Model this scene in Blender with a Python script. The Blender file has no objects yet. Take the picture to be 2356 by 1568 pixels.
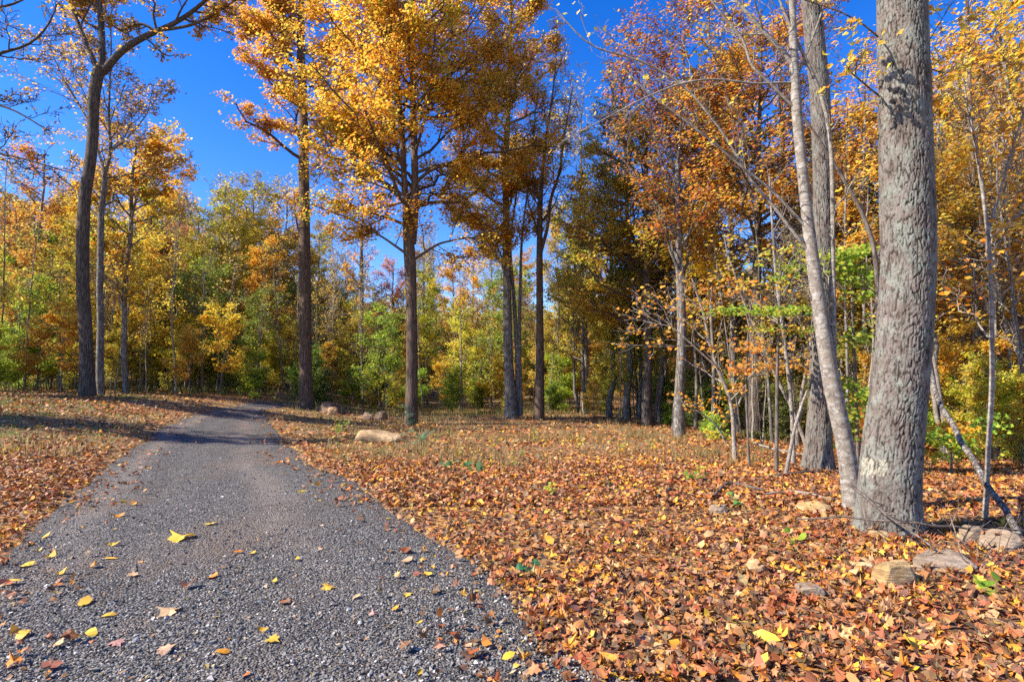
import bpy, bmesh, math
import numpy as np
from mathutils import Vector, Matrix

# ------------------------------------------------------------------ camera, sky, sun, exposure
scene = bpy.context.scene
FPX, CXD, CYD = 1309.0, 1178.0, 784.0          # focal length and centre of the picture in photo-inspection pixels (2356 wide)
PITCH = math.atan((882.0 - 784.0) / FPX)
EYE = np.array([0.0, 0.0, 1.6])
cam_d = bpy.data.cameras.new('camera'); cam = bpy.data.objects.new('camera', cam_d)
scene.collection.objects.link(cam); scene.camera = cam
cam.location = EYE; cam.rotation_euler = (math.pi / 2 + PITCH, 0, 0)
cam_d.sensor_width = 36; cam_d.lens = 36 * FPX / 2356.0
cam_d.clip_start = 0.05; cam_d.clip_end = 2000

SUN_EL = math.radians(38); SUN_AZ = math.radians(-103)   # clockwise from +Y
w = bpy.data.worlds.new('World'); scene.world = w; w.use_nodes = True
nt = w.node_tree; nt.nodes.clear()
sky = nt.nodes.new('ShaderNodeTexSky'); sky.sky_type = 'NISHITA'; sky.sun_disc = False
sky.sun_elevation = SUN_EL; sky.sun_rotation = SUN_AZ; sky.air_density = 1.0; sky.dust_density = 0.1; sky.ozone_density = 3.0
hs = nt.nodes.new('ShaderNodeHueSaturation'); hs.inputs['Saturation'].default_value = 1.4; hs.inputs['Hue'].default_value = 0.52
bg = nt.nodes.new('ShaderNodeBackground'); bg.inputs['Strength'].default_value = 0.125
wo = nt.nodes.new('ShaderNodeOutputWorld')
nt.links.new(sky.outputs[0], hs.inputs['Color']); nt.links.new(hs.outputs[0], bg.inputs[0]); nt.links.new(bg.outputs[0], wo.inputs[0])
sun_d = bpy.data.lights.new('sun', 'SUN'); sun_d.energy = 4.6; sun_d.angle = math.radians(0.53); sun_d.color = (1.0, 0.93, 0.82)
sun = bpy.data.objects.new('sun', sun_d); scene.collection.objects.link(sun)
sdir = Vector((math.sin(SUN_AZ) * math.cos(SUN_EL), math.cos(SUN_AZ) * math.cos(SUN_EL), math.sin(SUN_EL)))
sun.rotation_euler = sdir.to_track_quat('Z', 'Y').to_euler(); sun.location = (-30, 0, 40)
scene.view_settings.view_transform = 'Standard'; scene.view_settings.look = 'None'
scene.view_settings.gamma = 1.0; scene.view_settings.exposure = 1.2
cy = scene.cycles
cy.max_bounces = 7; cy.diffuse_bounces = 4; cy.glossy_bounces = 2; cy.transmission_bounces = 4; cy.transparent_max_bounces = 4
cy.use_denoising = False

# ------------------------------------------------------------------ helpers
C = scene.collection
R = np.random.default_rng(11)

def smooth(a, b, x):
    t = np.clip((x - a) / (b - a), 0, 1); return t * t * (3 - 2 * t)

def vnoise(p, seed=0):
    p = np.asarray(p, float); i = np.floor(p).astype(np.int64); f = p - i; u = f * f * (3 - 2 * f)
    def h(a, b, c):
        n = (a * 374761393 + b * 668265263 + c * 1440662683 + seed * 974634777) & 0xffffffff
        n = ((n ^ (n >> 13)) * 1274126177) & 0xffffffff
        return ((n ^ (n >> 16)) & 0xffff) / 65535.0
    X, Y, Z = i[..., 0], i[..., 1], i[..., 2]; ux, uy, uz = u[..., 0], u[..., 1], u[..., 2]
    def l(a, b, t): return a + (b - a) * t
    return l(l(l(h(X, Y, Z), h(X + 1, Y, Z), ux), l(h(X, Y + 1, Z), h(X + 1, Y + 1, Z), ux), uy),
             l(l(h(X, Y, Z + 1), h(X + 1, Y, Z + 1), ux), l(h(X, Y + 1, Z + 1), h(X + 1, Y + 1, Z + 1), ux), uy), uz)

def fbm(p, seed=0, o=3):
    s = 0; a = .5; p = np.asarray(p, float)
    for k in range(o): s = s + a * (vnoise(p, seed + k) - .5); p = p * 2.03; a *= .5
    return s

def n2(x, y, sc, seed=0, o=3):
    x, y = np.broadcast_arrays(np.asarray(x, float), np.asarray(y, float))
    return fbm(np.stack([x * sc, y * sc, np.zeros_like(x) + .37], -1), seed, o)

def worley(u, v, per, seed=0):          # F2 - F1 on a grid that repeats every `per` cells in u
    iu = np.floor(u).astype(np.int64); iv = np.floor(v).astype(np.int64)
    d1 = np.full(u.shape, 9.0); d2 = d1.copy()
    def h(a, b, s):
        n = (a * 374761393 + b * 668265263 + (seed + s) * 974634777) & 0xffffffff
        n = ((n ^ (n >> 13)) * 1274126177) & 0xffffffff
        return ((n ^ (n >> 16)) & 0xffff) / 65535.0
    for a in (-1, 0, 1):
        for b in (-1, 0, 1):
            cu, cv = iu + a, iv + b; hu = np.mod(cu, per)
            dx = cu + h(hu, cv, 1) - u; dy = cv + h(hu, cv, 2) - v
            d = np.sqrt(dx * dx + dy * dy)
            d2 = np.minimum(d2, np.maximum(d1, d)); d1 = np.minimum(d1, d)
    return d2 - d1

def mesh(name, V, F, mat, col=None, smooth_=False):
    """V (n,3); F list of arrays, each (m,3) or (m,4)."""
    me = bpy.data.meshes.new(name)
    V = np.ascontiguousarray(V, np.float32); F = [np.asarray(f, np.int32) for f in (F if isinstance(F, list) else [F]) if len(f)]
    me.vertices.add(len(V)); me.vertices.foreach_set('co', V.ravel())
    idx = np.concatenate([f.ravel() for f in F]); cnt = np.concatenate([np.full(len(f), f.shape[1], np.int32) for f in F])
    me.loops.add(len(idx)); me.loops.foreach_set('vertex_index', idx)
    me.polygons.add(len(cnt)); st = np.zeros(len(cnt), np.int32); st[1:] = np.cumsum(cnt)[:-1]
    me.polygons.foreach_set('loop_start', st); me.polygons.foreach_set('loop_total', cnt)
    me.polygons.foreach_set('use_smooth', np.full(len(cnt), smooth_))
    if col is not None:
        a = me.attributes.new('tint', 'FLOAT_COLOR', 'POINT')
        c4 = np.ones((len(V), 4), np.float32); c4[:, :3] = np.clip(col, 0, 1); a.data.foreach_set('color', c4.ravel())
    me.materials.append(mat); me.update(calc_edges=True)
    return me

def link(name, me, parent=None, **props):
    o = bpy.data.objects.new(name, me); C.objects.link(o)
    if parent is not None: o.parent = parent
    for k, v in props.items(): o[k] = v
    return o

def thing(name, label, cat, loc, group=None):
    o = bpy.data.objects.new(name, None); C.objects.link(o); o.location = loc; o.empty_display_size = .3
    o['label'] = label; o['category'] = cat
    if group: o['group'] = group
    return o

# terrain
def H(x, y):
    x = np.asarray(x, float); y = np.asarray(y, float)
    h = 1.15 * smooth(-5, -17, x) * smooth(5, 19, y) + 0.02 * np.maximum(-x - 17, 0) * smooth(5, 19, y)
    h = h + 0.06 * np.maximum(y - 42, 0) - .25 * smooth(27, 34, y) * smooth(-14, -9, x) * smooth(4, -2, x) * smooth(46, 38, y)
    h = h - 0.25 * smooth(3, 12, x) * smooth(7, 14, y)
    return h + .10 * n2(x, y, .22, 3) + .05 * n2(x, y, .9, 5, 2)

def ray(xd, yd):
    cp, sp = math.cos(PITCH), math.sin(PITCH)
    a = xd - CXD; b = -(yd - CYD)
    return np.array([a, FPX * cp - b * sp, FPX * sp + b * cp])

def pt(xd, yd, d):                        # the point at depth y = d seen at that pixel
    v = ray(xd, yd); return EYE + v * (d / v[1])

def at(xd, yd):                           # the ground point seen there
    v = ray(xd, yd); d = np.arange(1.5, 90, .02)
    P = EYE + v[None] * (d / v[1])[:, None]
    k = np.nonzero(P[:, 2] <= H(P[:, 0], P[:, 1]))[0]
    return P[k[0]] if len(k) else P[-1]

def px(P):                                # world -> pixel
    P = np.atleast_2d(P) - EYE; cp, sp = math.cos(PITCH), math.sin(PITCH)
    z = P[:, 1] * cp + P[:, 2] * sp; u = -P[:, 1] * sp + P[:, 2] * cp
    return np.stack([CXD + FPX * P[:, 0] / z, CYD - FPX * u / z], 1)

# road edges
LE = [(-700, 1990), (-330, 1568), (0, 1268), (90, 1190), (170, 1128), (265, 1055), (360, 988), (420, 962), (480, 946)]
RE = [(1560, 1620), (1410, 1568), (1250, 1490), (1200, 1400), (1165, 1310), (1050, 1262), (960, 1215), (830, 1108), (720, 1072), (690, 1040), (650, 1002), (612, 955), (600, 944)]
le = np.array([at(*p)[:2] for p in LE]); re_ = np.array([at(*p)[:2] for p in RE])
le = np.vstack([[le[0][0] - .2, -6], le, [le[-1][0] - 1.2, le[-1][1] + 6], [le[-1][0] + 1.0, le[-1][1] + 13]])
re_ = np.vstack([[1.6, -6], re_, [re_[-1][0] - .2, re_[-1][1] + 4], [re_[-1][0] + 4, re_[-1][1] + 9]])
le = le[np.argsort(le[:, 1])]; re_ = re_[np.argsort(re_[:, 1])]
ROAD_END = min(le[-1, 1], re_[-1, 1])
def xl(y): return np.interp(y, le[:, 1], le[:, 0]) + .3 * n2(0, y, .8, 21) + .15 * n2(0, y, 3.5, 23)
def xr(y): return np.interp(y, re_[:, 1], re_[:, 0]) + .3 * n2(5, y, .8, 22) + .18 * n2(5, y, 3.5, 24)
def road_in(x, y):                        # metres inside the road (negative outside)
    return np.where(y < ROAD_END, np.minimum(x - xl(y), xr(y) - x), -9.0)

# ------------------------------------------------------------------ materials
def newmat(name):
    m = bpy.data.materials.new(name); m.use_nodes = True; t = m.node_tree; t.nodes.clear()
    o = t.nodes.new('ShaderNodeOutputMaterial'); return m, t, o
def N(t, ty, **kw):
    n = t.nodes.new('ShaderNode' + ty)
    for k, v in kw.items():
        if k[0] == '_': setattr(n, k[1:], v)
        else: n.inputs[k.replace('__', ' ')].default_value = v
    return n
def ramp(t, fac, stops, interp='LINEAR'):
    r = t.nodes.new('ShaderNodeValToRGB'); r.color_ramp.interpolation = interp; e = r.color_ramp.elements
    while len(e) < len(stops): e.new(.5)
    for q, (p, c) in zip(e, stops): q.position = p; q.color = (*c, 1)
    t.links.new(fac, r.inputs[0]); return r.outputs[0]
def mixc(t, fac, a, b, mode='MIX'):
    m = t.nodes.new('ShaderNodeMix'); m.data_type = 'RGBA'; m.blend_type = mode
    for s, v in ((0, fac), (6, a), (7, b)):
        if hasattr(v, 'is_linked') or hasattr(v, 'links'): t.links.new(v, m.inputs[s])
        else: m.inputs[s].default_value = v if s == 0 else (*v, 1)
    return m.outputs[2]
def objco(t, sc=(1, 1, 1)):
    c = t.nodes.new('ShaderNodeTexCoord'); m = t.nodes.new('ShaderNodeMapping'); m.inputs['Scale'].default_value = sc
    t.links.new(c.outputs['Object'], m.inputs[0]); return m.outputs[0]
def noise(t, vec, scale, detail=4, rough=.55):
    n = N(t, 'TexNoise', Scale=scale, Detail=detail, Roughness=rough); t.links.new(vec, n.inputs['Vector']); return n.outputs['Fac']
def math_(t, op, a, b=0.0):
    m = t.nodes.new('ShaderNodeMath'); m.operation = op
    for s, v in ((0, a), (1, b)):
        if isinstance(v, (int, float)): m.inputs[s].default_value = v
        else: t.links.new(v, m.inputs[s])
    return m.outputs[0]
def bump(t, h, strength, dist):
    b = N(t, 'Bump', Strength=strength, Distance=dist); t.links.new(h, b.inputs['Height']); return b.outputs[0]

def leafmat(name, trans=.58, var=.12, gloss=.25):
    m, t, o = newmat(name)
    a = N(t, 'Attribute', _attribute_name='tint'); oi = N(t, 'ObjectInfo')
    h = N(t, 'HueSaturation')
    t.links.new(a.outputs['Color'], h.inputs['Color'])
    t.links.new(math_(t, 'ADD', math_(t, 'MULTIPLY', oi.outputs['Random'], .03), .485), h.inputs['Hue'])
    t.links.new(math_(t, 'ADD', math_(t, 'MULTIPLY', oi.outputs['Random'], var * 2), 1 - var), h.inputs['Value'])
    p = N(t, 'BsdfPrincipled', Roughness=.55); p.inputs['Specular IOR Level'].default_value = gloss
    tr = N(t, 'BsdfTranslucent'); mx = N(t, 'MixShader', Fac=trans)
    t.links.new(h.outputs[0], p.inputs['Base Color']); t.links.new(h.outputs[0], tr.inputs['Color'])
    t.links.new(p.outputs[0], mx.inputs[1]); t.links.new(tr.outputs[0], mx.inputs[2]); t.links.new(mx.outputs[0], o.inputs[0])
    return m

def barkmat(name, c1, c2, c3, vs=(9, 9, 1.6), lichen=None, bd=.03, crackcol=None, fine=30, rings=None):
    m, t, o = newmat(name); co = objco(t, vs); co2 = objco(t)
    v = N(t, 'TexVoronoi', Scale=1.0, _feature='DISTANCE_TO_EDGE')
    wv = N(t, 'TexNoise', Scale=1.6, Detail=6, Roughness=.7); t.links.new(co, wv.inputs['Vector'])
    add = t.nodes.new('ShaderNodeVectorMath'); add.operation = 'MULTIPLY_ADD'
    t.links.new(wv.outputs['Color'], add.inputs[0]); add.inputs[1].default_value = (1.7, 1.7, 1.7); t.links.new(co, add.inputs[2])
    t.links.new(add.outputs[0], v.inputs['Vector'])
    n1 = noise(t, co, 2.2, 6, .65); nf = noise(t, co2, fine, 5, .7)
    col = ramp(t, n1, [(.32, c1), (.52, c2), (.7, c3)])
    cr = ramp(t, v.outputs['Distance'], [(0, (.25, .25, .25)), (.12, (1, 1, 1))])
    cc = crackcol or tuple(x * .45 for x in c1)
    col = mixc(t, cr, cc, col)
    if rings:
        cr2 = objco(t, (3, 3, 26)); nr = noise(t, cr2, 1.0, 3, .6)
        col = mixc(t, ramp(t, nr, [(.45, (0, 0, 0)), (.62, (1, 1, 1))]), col, rings)
    if lichen:
        nl = noise(t, co2, 5.5, 7, .72)
        col = mixc(t, ramp(t, nl, [(.54, (0, 0, 0)), (.64, (1, 1, 1))]), col, lichen)
    col = mixc(t, ramp(t, nf, [(.3, (0, 0, 0)), (.7, (1, 1, 1))]), mixc(t, 1.0, col, (.6, .58, .56), 'MULTIPLY'), col)
    p = N(t, 'BsdfPrincipled', Roughness=.85); p.inputs['Specular IOR Level'].default_value = .2
    t.links.new(col, p.inputs['Base Color'])
    hh = math_(t, 'ADD', math_(t, 'MULTIPLY', cr, .6), math_(t, 'MULTIPLY', math_(t, 'ADD', n1, nf), .35))
    t.links.new(bump(t, hh, .9, bd), p.inputs['Normal']); t.links.new(p.outputs[0], o.inputs[0])
    return m

M = {}
M['leaf'] = leafmat('autumn_leaf'); M['litter'] = leafmat('dry_leaf', .15, 0.0, .3)
M['oak_bark'] = barkmat('dark_oak_bark', (.10, .075, .06), (.17, .135, .11), (.24, .2, .17), (18, 18, 1.8))
M['brown_bark'] = barkmat('brown_bark', (.14, .085, .055), (.22, .15, .105), (.33, .25, .19), (20, 20, 1.5))
M['grey_bark'] = barkmat('grey_bark', (.17, .14, .12), (.28, .24, .2), (.42, .38, .34), (17, 17, 2.2), (.45, .46, .42))
M['pale_bark'] = barkmat('pale_bark', (.27, .23, .19), (.40, .36, .31), (.56, .52, .47), (6, 6, 8), None, .008, (.16, .12, .09), 18, (.30, .25, .2))
M['twig'] = barkmat('twig_bark', (.13, .1, .08), (.2, .16, .13), (.3, .25, .21), (12, 12, 3), None, .004)

def plates(name, base, pale, crack, lich):     # bark whose furrows are modelled: 'tint' r = furrow depth
    m, t, o = newmat(name); co = objco(t, (1, 1, .45))
    a = N(t, 'Attribute', _attribute_name='tint'); s = N(t, 'SeparateColor'); t.links.new(a.outputs['Color'], s.inputs[0])
    n1 = noise(t, co, 7, 7, .7); nf = noise(t, objco(t), 55, 5, .75); nl = noise(t, objco(t), 4, 10, .8)
    col = mixc(t, ramp(t, n1, [(.35, (0, 0, 0)), (.66, (1, 1, 1))]), base, pale)
    col = mixc(t, ramp(t, nl, [(.47, (0, 0, 0)), (.56, (.75, .75, .75))]), col, lich)
    col = mixc(t, ramp(t, nf, [(.36, (.62, .62, .62)), (.52, (1, 1, 1))]), crack, col)
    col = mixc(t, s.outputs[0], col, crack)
    col = mixc(t, math_(t, 'MULTIPLY', s.outputs[1], .6), col, (.52, .48, .35)) # the old paint blaze
    p = N(t, 'BsdfPrincipled', Roughness=.88); p.inputs['Specular IOR Level'].default_value = .15
    t.links.new(col, p.inputs['Base Color'])
    t.links.new(bump(t, math_(t, 'ADD', n1, nf), .8, .012), p.inputs['Normal']); t.links.new(p.outputs[0], o.inputs[0])
    return m
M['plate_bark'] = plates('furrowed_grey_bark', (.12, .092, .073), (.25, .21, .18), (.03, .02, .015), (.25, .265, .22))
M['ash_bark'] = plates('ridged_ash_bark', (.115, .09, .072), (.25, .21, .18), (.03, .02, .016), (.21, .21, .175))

def rockmat(name, c1, c2, c3):
    m, t, o = newmat(name); co = objco(t); n1 = noise(t, co, 3.2, 8, .7); nf = noise(t, objco(t, (1, 1, 6)), 9, 6, .65)
    col = ramp(t, n1, [(.34, c1), (.52, c2), (.68, c3)])
    col = mixc(t, ramp(t, nf, [(.42, (0, 0, 0)), (.6, (.7, .7, .7))]), col, tuple(v * .6 for v in c1))
    p = N(t, 'BsdfPrincipled', Roughness=.9); t.links.new(col, p.inputs['Base Color'])
    t.links.new(bump(t, math_(t, 'ADD', n1, nf), .8, .03), p.inputs['Normal']); t.links.new(p.outputs[0], o.inputs[0]); return m
M['tan_rock'] = rockmat('tan_sandstone', (.42, .24, .10), (.58, .38, .18), (.66, .5, .3))
M['grey_rock'] = rockmat('grey_brown_rock', (.24, .17, .11), (.34, .24, .15), (.36, .30, .24))
M['brown_rock'] = rockmat('brown_rock', (.16, .10, .06), (.25, .16, .10), (.33, .24, .16))
M['ochre_rock'] = rockmat('ochre_rock', (.38, .22, .08), (.52, .34, .14), (.62, .48, .3))

# ground
m, t, o = newmat('woodland_ground'); M['ground'] = m
co = objco(t)
v = N(t, 'TexVoronoi', Scale=13.0, Randomness=1.0); t.links.new(co, v.inputs['Vector'])
sc = N(t, 'SeparateColor'); t.links.new(v.outputs['Color'], sc.inputs[0])
leafc = ramp(t, sc.outputs[0], [(0, (.16, .07, .035)), (.2, (.34, .15, .06)), (.4, (.46, .24, .11)), (.6, (.55, .26, .07)), (.78, (.5, .3, .17)), (.92, (.62, .38, .08))], 'CONSTANT')
n1 = noise(t, co, 1.1, 6, .6); n3 = noise(t, co, 25, 4, .7)
soil = ramp(t, n3, [(.3, (.06, .04, .025)), (.7, (.16, .10, .06))])
col = mixc(t, ramp(t, n3, [(.4, (0, 0, 0)), (.5, (1, 1, 1))]), soil, leafc)
a = N(t, 'Attribute', _attribute_name='tint'); s2 = N(t, 'SeparateColor'); t.links.new(a.outputs['Color'], s2.inputs[0])
gr = ramp(t, n3, [(.3, (.045, .06, .018)), (.7, (.15, .16, .05))])
gm = math_(t, 'MULTIPLY', s2.outputs[0], ramp(t, n1, [(.4, (0, 0, 0)), (.56, (1, 1, 1))]))
col = mixc(t, gm, col, gr)
col = mixc(t, math_(t, 'MULTIPLY', s2.outputs[1], ramp(t, n1, [(.36, (.35, .35, .35)), (.5, (.9, .9, .9))])), col, ramp(t, n3, [(.3, (.17, .10, .05)), (.55, (.36, .23, .11)), (.75, (.30, .26, .10))]))
p = N(t, 'BsdfPrincipled', Roughness=.95); p.inputs['Specular IOR Level'].default_value = .1
t.links.new(col, p.inputs['Base Color'])
t.links.new(bump(t, math_(t, 'ADD', v.outputs['Distance'], n3), 1.0, .05), p.inputs['Normal']); t.links.new(p.outputs[0], o.inputs[0])

m, t, o = newmat('gravel'); M['gravel'] = m
co = objco(t)
v = N(t, 'TexVoronoi', Scale=62.0); t.links.new(co, v.inputs['Vector'])
vb = N(t, 'TexVoronoi', Scale=27.0); t.links.new(co, vb.inputs['Vector'])
sc = N(t, 'SeparateColor'); t.links.new(v.outputs['Color'], sc.inputs[0])
col = ramp(t, sc.outputs[0], [(0, (.055, .05, .044)), (.3, (.13, .119, .104)), (.55, (.205, .187, .162)), (.8, (.27, .247, .215)), (.93, (.42, .385, .34))], 'CONSTANT')
n1 = noise(t, objco(t, (1, .35, 1)), .8, 5, .6)
col = mixc(t, ramp(t, n1, [(.5, (0, 0, 0)), (.68, (.6, .6, .6))]), col, (.27, .185, .12))
a = N(t, 'Attribute', _attribute_name='tint'); s3 = N(t, 'SeparateColor'); t.links.new(a.outputs['Color'], s3.inputs[0])
fine = noise(t, co, 160, 3, .7)
col = mixc(t, math_(t, 'MULTIPLY', s3.outputs[0], math_(t, 'ADD', .35, math_(t, 'MULTIPLY', fine, .9))), col, (.33, .27, .21))
col = mixc(t, math_(t, 'MULTIPLY', s3.outputs[1], math_(t, 'MULTIPLY', fine, .75)), col, (.16, .12, .085))
nd = noise(t, co, 5, 6, .7); col = mixc(t, ramp(t, nd, [(.4, (0, 0, 0)), (.62, (.6, .6, .6))]), mixc(t, 1.0, col, (.6, .6, .62), 'MULTIPLY'), col)
p = N(t, 'BsdfPrincipled', Roughness=.8); p.inputs['Specular IOR Level'].default_value = .3
t.links.new(col, p.inputs['Base Color'])
hb = math_(t, 'SUBTRACT', 1.0, math_(t, 'ADD', v.outputs['Distance'], math_(t, 'MULTIPLY', vb.outputs['Distance'], .8)))
t.links.new(bump(t, hb, 1.0, .022), p.inputs['Normal']); t.links.new(p.outputs[0], o.inputs[0])

m, t, o = newmat('gravel_stone'); M['stone'] = m
a = N(t, 'Attribute', _attribute_name='tint'); p = N(t, 'BsdfPrincipled', Roughness=.7)
t.links.new(a.outputs['Color'], p.inputs['Base Color']); t.links.new(p.outputs[0], o.inputs[0])

# ------------------------------------------------------------------ ground and road
gx = np.concatenate([-np.geomspace(12, 160, 70)[::-1], np.linspace(-12, 12, 241)[1:-1], np.geomspace(12, 160, 70)])
gy = np.concatenate([np.linspace(-20, 0, 20)[:-1], np.linspace(0, 14, 150), np.linspace(14, 45, 130)[1:], np.geomspace(45, 220, 60)[1:]])
GX, GY = np.meshgrid(gx, gy); GZ = H(GX, GY)
inside = road_in(GX, GY); GZ = GZ - .07 * smooth(-.05, .25, inside)
nx, ny = len(gx), len(gy); I = np.arange(nx * ny).reshape(ny, nx)
F = np.stack([I[:-1, :-1], I[:-1, 1:], I[1:, 1:], I[1:, :-1]], -1).reshape(-1, 4)
def grassy(x, y):
    L = smooth(-1.4, -3.2, road_in(x, y)) * (x < -2) * smooth(4, 8, y)
    L = np.maximum(L, smooth(-.3, -1.5, x - 6 + 0 * y) * smooth(12, 15, y) * .75 * (x > -12))
    return np.clip(L, 0, 1)
def dry(x, y): return smooth(9.5, 13.5, y + 1.5 * n2(x, y, .6, 57)) * smooth(9, 5, x) * (x > -14)
gcol = np.zeros((nx * ny, 3)); gcol[:, 0] = grassy(GX, GY).ravel(); gcol[:, 1] = dry(GX, GY).ravel()
g = link('ground', mesh('ground', np.stack([GX, GY, GZ], -1).reshape(-1, 3), F, M['ground'], gcol, True), kind='structure')

ys = np.concatenate([np.linspace(-6, 14, 240), np.linspace(14, ROAD_END, 120)[1:]]); uu = np.linspace(0, 1, 40)
RX = xl(ys)[:, None] * (1 - uu) + xr(ys)[:, None] * uu; RY = np.repeat(ys[:, None], 40, 1)
RZ = H(RX, RY) + .012 * n2(RX, RY, 3, 31) - .02 * (np.exp(-((uu - .3) / .09) ** 2) + np.exp(-((uu - .72) / .09) ** 2)) + 0 * RX
RZ[:, 0] -= .05; RZ[:, -1] -= .05
trk = (np.exp(-((uu - .13) / .06) ** 2) + np.exp(-((uu - .66) / .07) ** 2))[None] * smooth(-.25, .1, n2(RX, RY, .7, 33) + .05 * smooth(5, 9, RY)) * (.25 + .75 * smooth(3, 8, RY))
rt = np.zeros((RX.size, 3)); rt[:, 0] = np.clip(trk, 0, 1).ravel(); rt[:, 1] = np.clip(smooth(.02, .2, n2(RX, RY, 1.6, 34, 4)) + np.exp(-(uu / .05) ** 2)[None] + np.exp(-((1 - uu) / .05) ** 2)[None], 0, 1).ravel()
I = np.arange(RX.size).reshape(RX.shape); F = np.stack([I[:-1, :-1], I[:-1, 1:], I[1:, 1:], I[1:, :-1]], -1).reshape(-1, 4)
link('gravel_road', mesh('gravel_road', np.stack([RX, RY, RZ], -1).reshape(-1, 3), F, M['gravel'], rt, True), kind='structure')
def HR(x, y):
    u = np.clip((x - xl(y)) / (xr(y) - xl(y)), 0, 1)
    return H(x, y) - .02 * (np.exp(-((u - .3) / .09) ** 2) + np.exp(-((u - .72) / .09) ** 2))

# ------------------------------------------------------------------ leaves
def outline(kind):
    if kind == 'maple':
        ang = np.radians([-90, -62, -35, -12, 12, 34, 52, 70, 90, 110, 128, 146, 168, 192, 215, 242])
        rad = np.array([.12, .34, .30, .50, .30, .42, .34, .30, .55, .30, .34, .42, .30, .50, .30, .34])
        P = np.stack([np.cos(ang) * rad, np.sin(ang) * rad], 1); P = np.vstack([[0, 0], P])
        n = len(ang); F = [(0, 1 + k, 1 + (k + 1) % n) for k in range(n)]
    elif kind == 'oval':
        ang = np.radians(np.arange(8) * 45 - 90); rad = np.array([.5, .34, .25, .33, .5, .33, .25, .34])
        P = np.stack([np.cos(ang) * rad, np.sin(ang) * rad], 1)
        F = [(0, 1, 7), (1, 2, 6), (1, 6, 7), (2, 3, 5), (2, 5, 6), (3, 4, 5)]
    elif kind == 'star':
        ang = np.radians(np.arange(8) * 45 - 90); rad = np.array([.2, .42, .24, .5, .26, .5, .24, .42]) 
        rad[4] = .55; P = np.vstack([[0, 0], np.stack([np.cos(ang) * rad, np.sin(ang) * rad], 1)])
        F = [(0, 1 + k, 1 + (k + 1) % 8) for k in range(8)]
    else:
        P = np.array([[0, -.5], [.36, -.02], [0, .5], [-.36, .02]]); F = [(0, 1, 2), (0, 2, 3)]
    return P, np.array(F)

def basis(n):
    """random orthonormal bases whose third axis is n"""
    n = n / np.linalg.norm(n, axis=1, keepdims=True)
    r = R.normal(size=n.shape); a = np.cross(n, r); a /= np.linalg.norm(a, axis=1, keepdims=True) + 1e-9
    return a, np.cross(n, a), n

def leaves(kind, pos, size, nrm, col, curl=.3, aspect=None):
    P, F = outline(kind); n, k = len(pos), len(P)
    a, b, c = basis(nrm)
    x = P[None, :, 0] * size[:, None] * (1 if aspect is None else aspect[:, None]); y = P[None, :, 1] * size[:, None]
    cx = R.normal(0, curl, n)[:, None]; cyy = R.normal(0, curl, n)[:, None]; ct = R.normal(0, curl, n)[:, None]
    if kind == 'rhomb': z = np.abs(x) * (R.uniform(-.1, .5, n)[:, None])
    else: z = (cx * x * x * 2.2 + cyy * y * y * 1.6 + ct * x * y * 1.6) / size[:, None] + np.abs(x) * cx * .4
    V = pos[:, None] + x[..., None] * a[:, None] + y[..., None] * b[:, None] + z[..., None] * c[:, None]
    Fs = (F[None] + (np.arange(n) * k)[:, None, None]).reshape(-1, 3)
    return V.reshape(-1, 3), Fs, np.repeat(col, k, 0)

def join(parts):
    V, F, Cc, o = [], [], [], 0
    for v, f, c in parts:
        V.append(v); F.append(f + o); Cc.append(c); o += len(v)
    return np.vstack(V), np.vstack(F), np.vstack(Cc)

def palette(n, pal, wts, jit=.12):
    pal = np.array(pal); wts = np.array(wts, float); k = R.choice(len(pal), n, p=wts / wts.sum())
    c = pal[k] * (1 + R.normal(0, jit, (n, 1))) * (1 + R.normal(0, jit * .4, (n, 3)))
    return np.clip(c, .01, .9)

LP = [(.45, .205, .07), (.56, .22, .03), (.66, .37, .035), (.29, .085, .025), (.16, .085, .04), (.56, .34, .13), (.40, .15, .05), (.32, .175, .08)]
LW = [5, 3.4, 1.1, 3, 5.5, 2.0, 4.5, 3.5]

def litter_density(x, y):
    r = road_in(x, y)
    d = smooth(.12, -.12, r + .5 * n2(x, y, 1.8, 41)) * 1.0
    g_ = grassy(x, y)
    d = d * (1 - .62 * g_ * smooth(-.12, .12, n2(x, y, .5, 42) + .05))
    d = d * (1 - .5 * dry(x, y) * smooth(-.14, .08, n2(x, y, .8, 47)))
    drift = .25 + .75 * smooth(-.16, .04, n2(x, y, 2.6, 46) + .10 * smooth(3, 8, y))
    return d * drift + .09 * smooth(1.3, 0, r) * (r > 0)

def scatter(n, y0, y1, dens, pw=2.0, xlim=.98):
    """ground points in view, spacing growing with distance"""
    u = R.uniform(0, 1, n); q = pw - 1
    y = (y0 ** -q + u * (y1 ** -q - y0 ** -q)) ** (-1 / q) if q > 0 else y0 + u * (y1 - y0)
    x = R.uniform(-xlim, xlim, n) * (y + .4)
    k = R.uniform(0, 1, n) < dens(x, y)
    return x[k], y[k]

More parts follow.
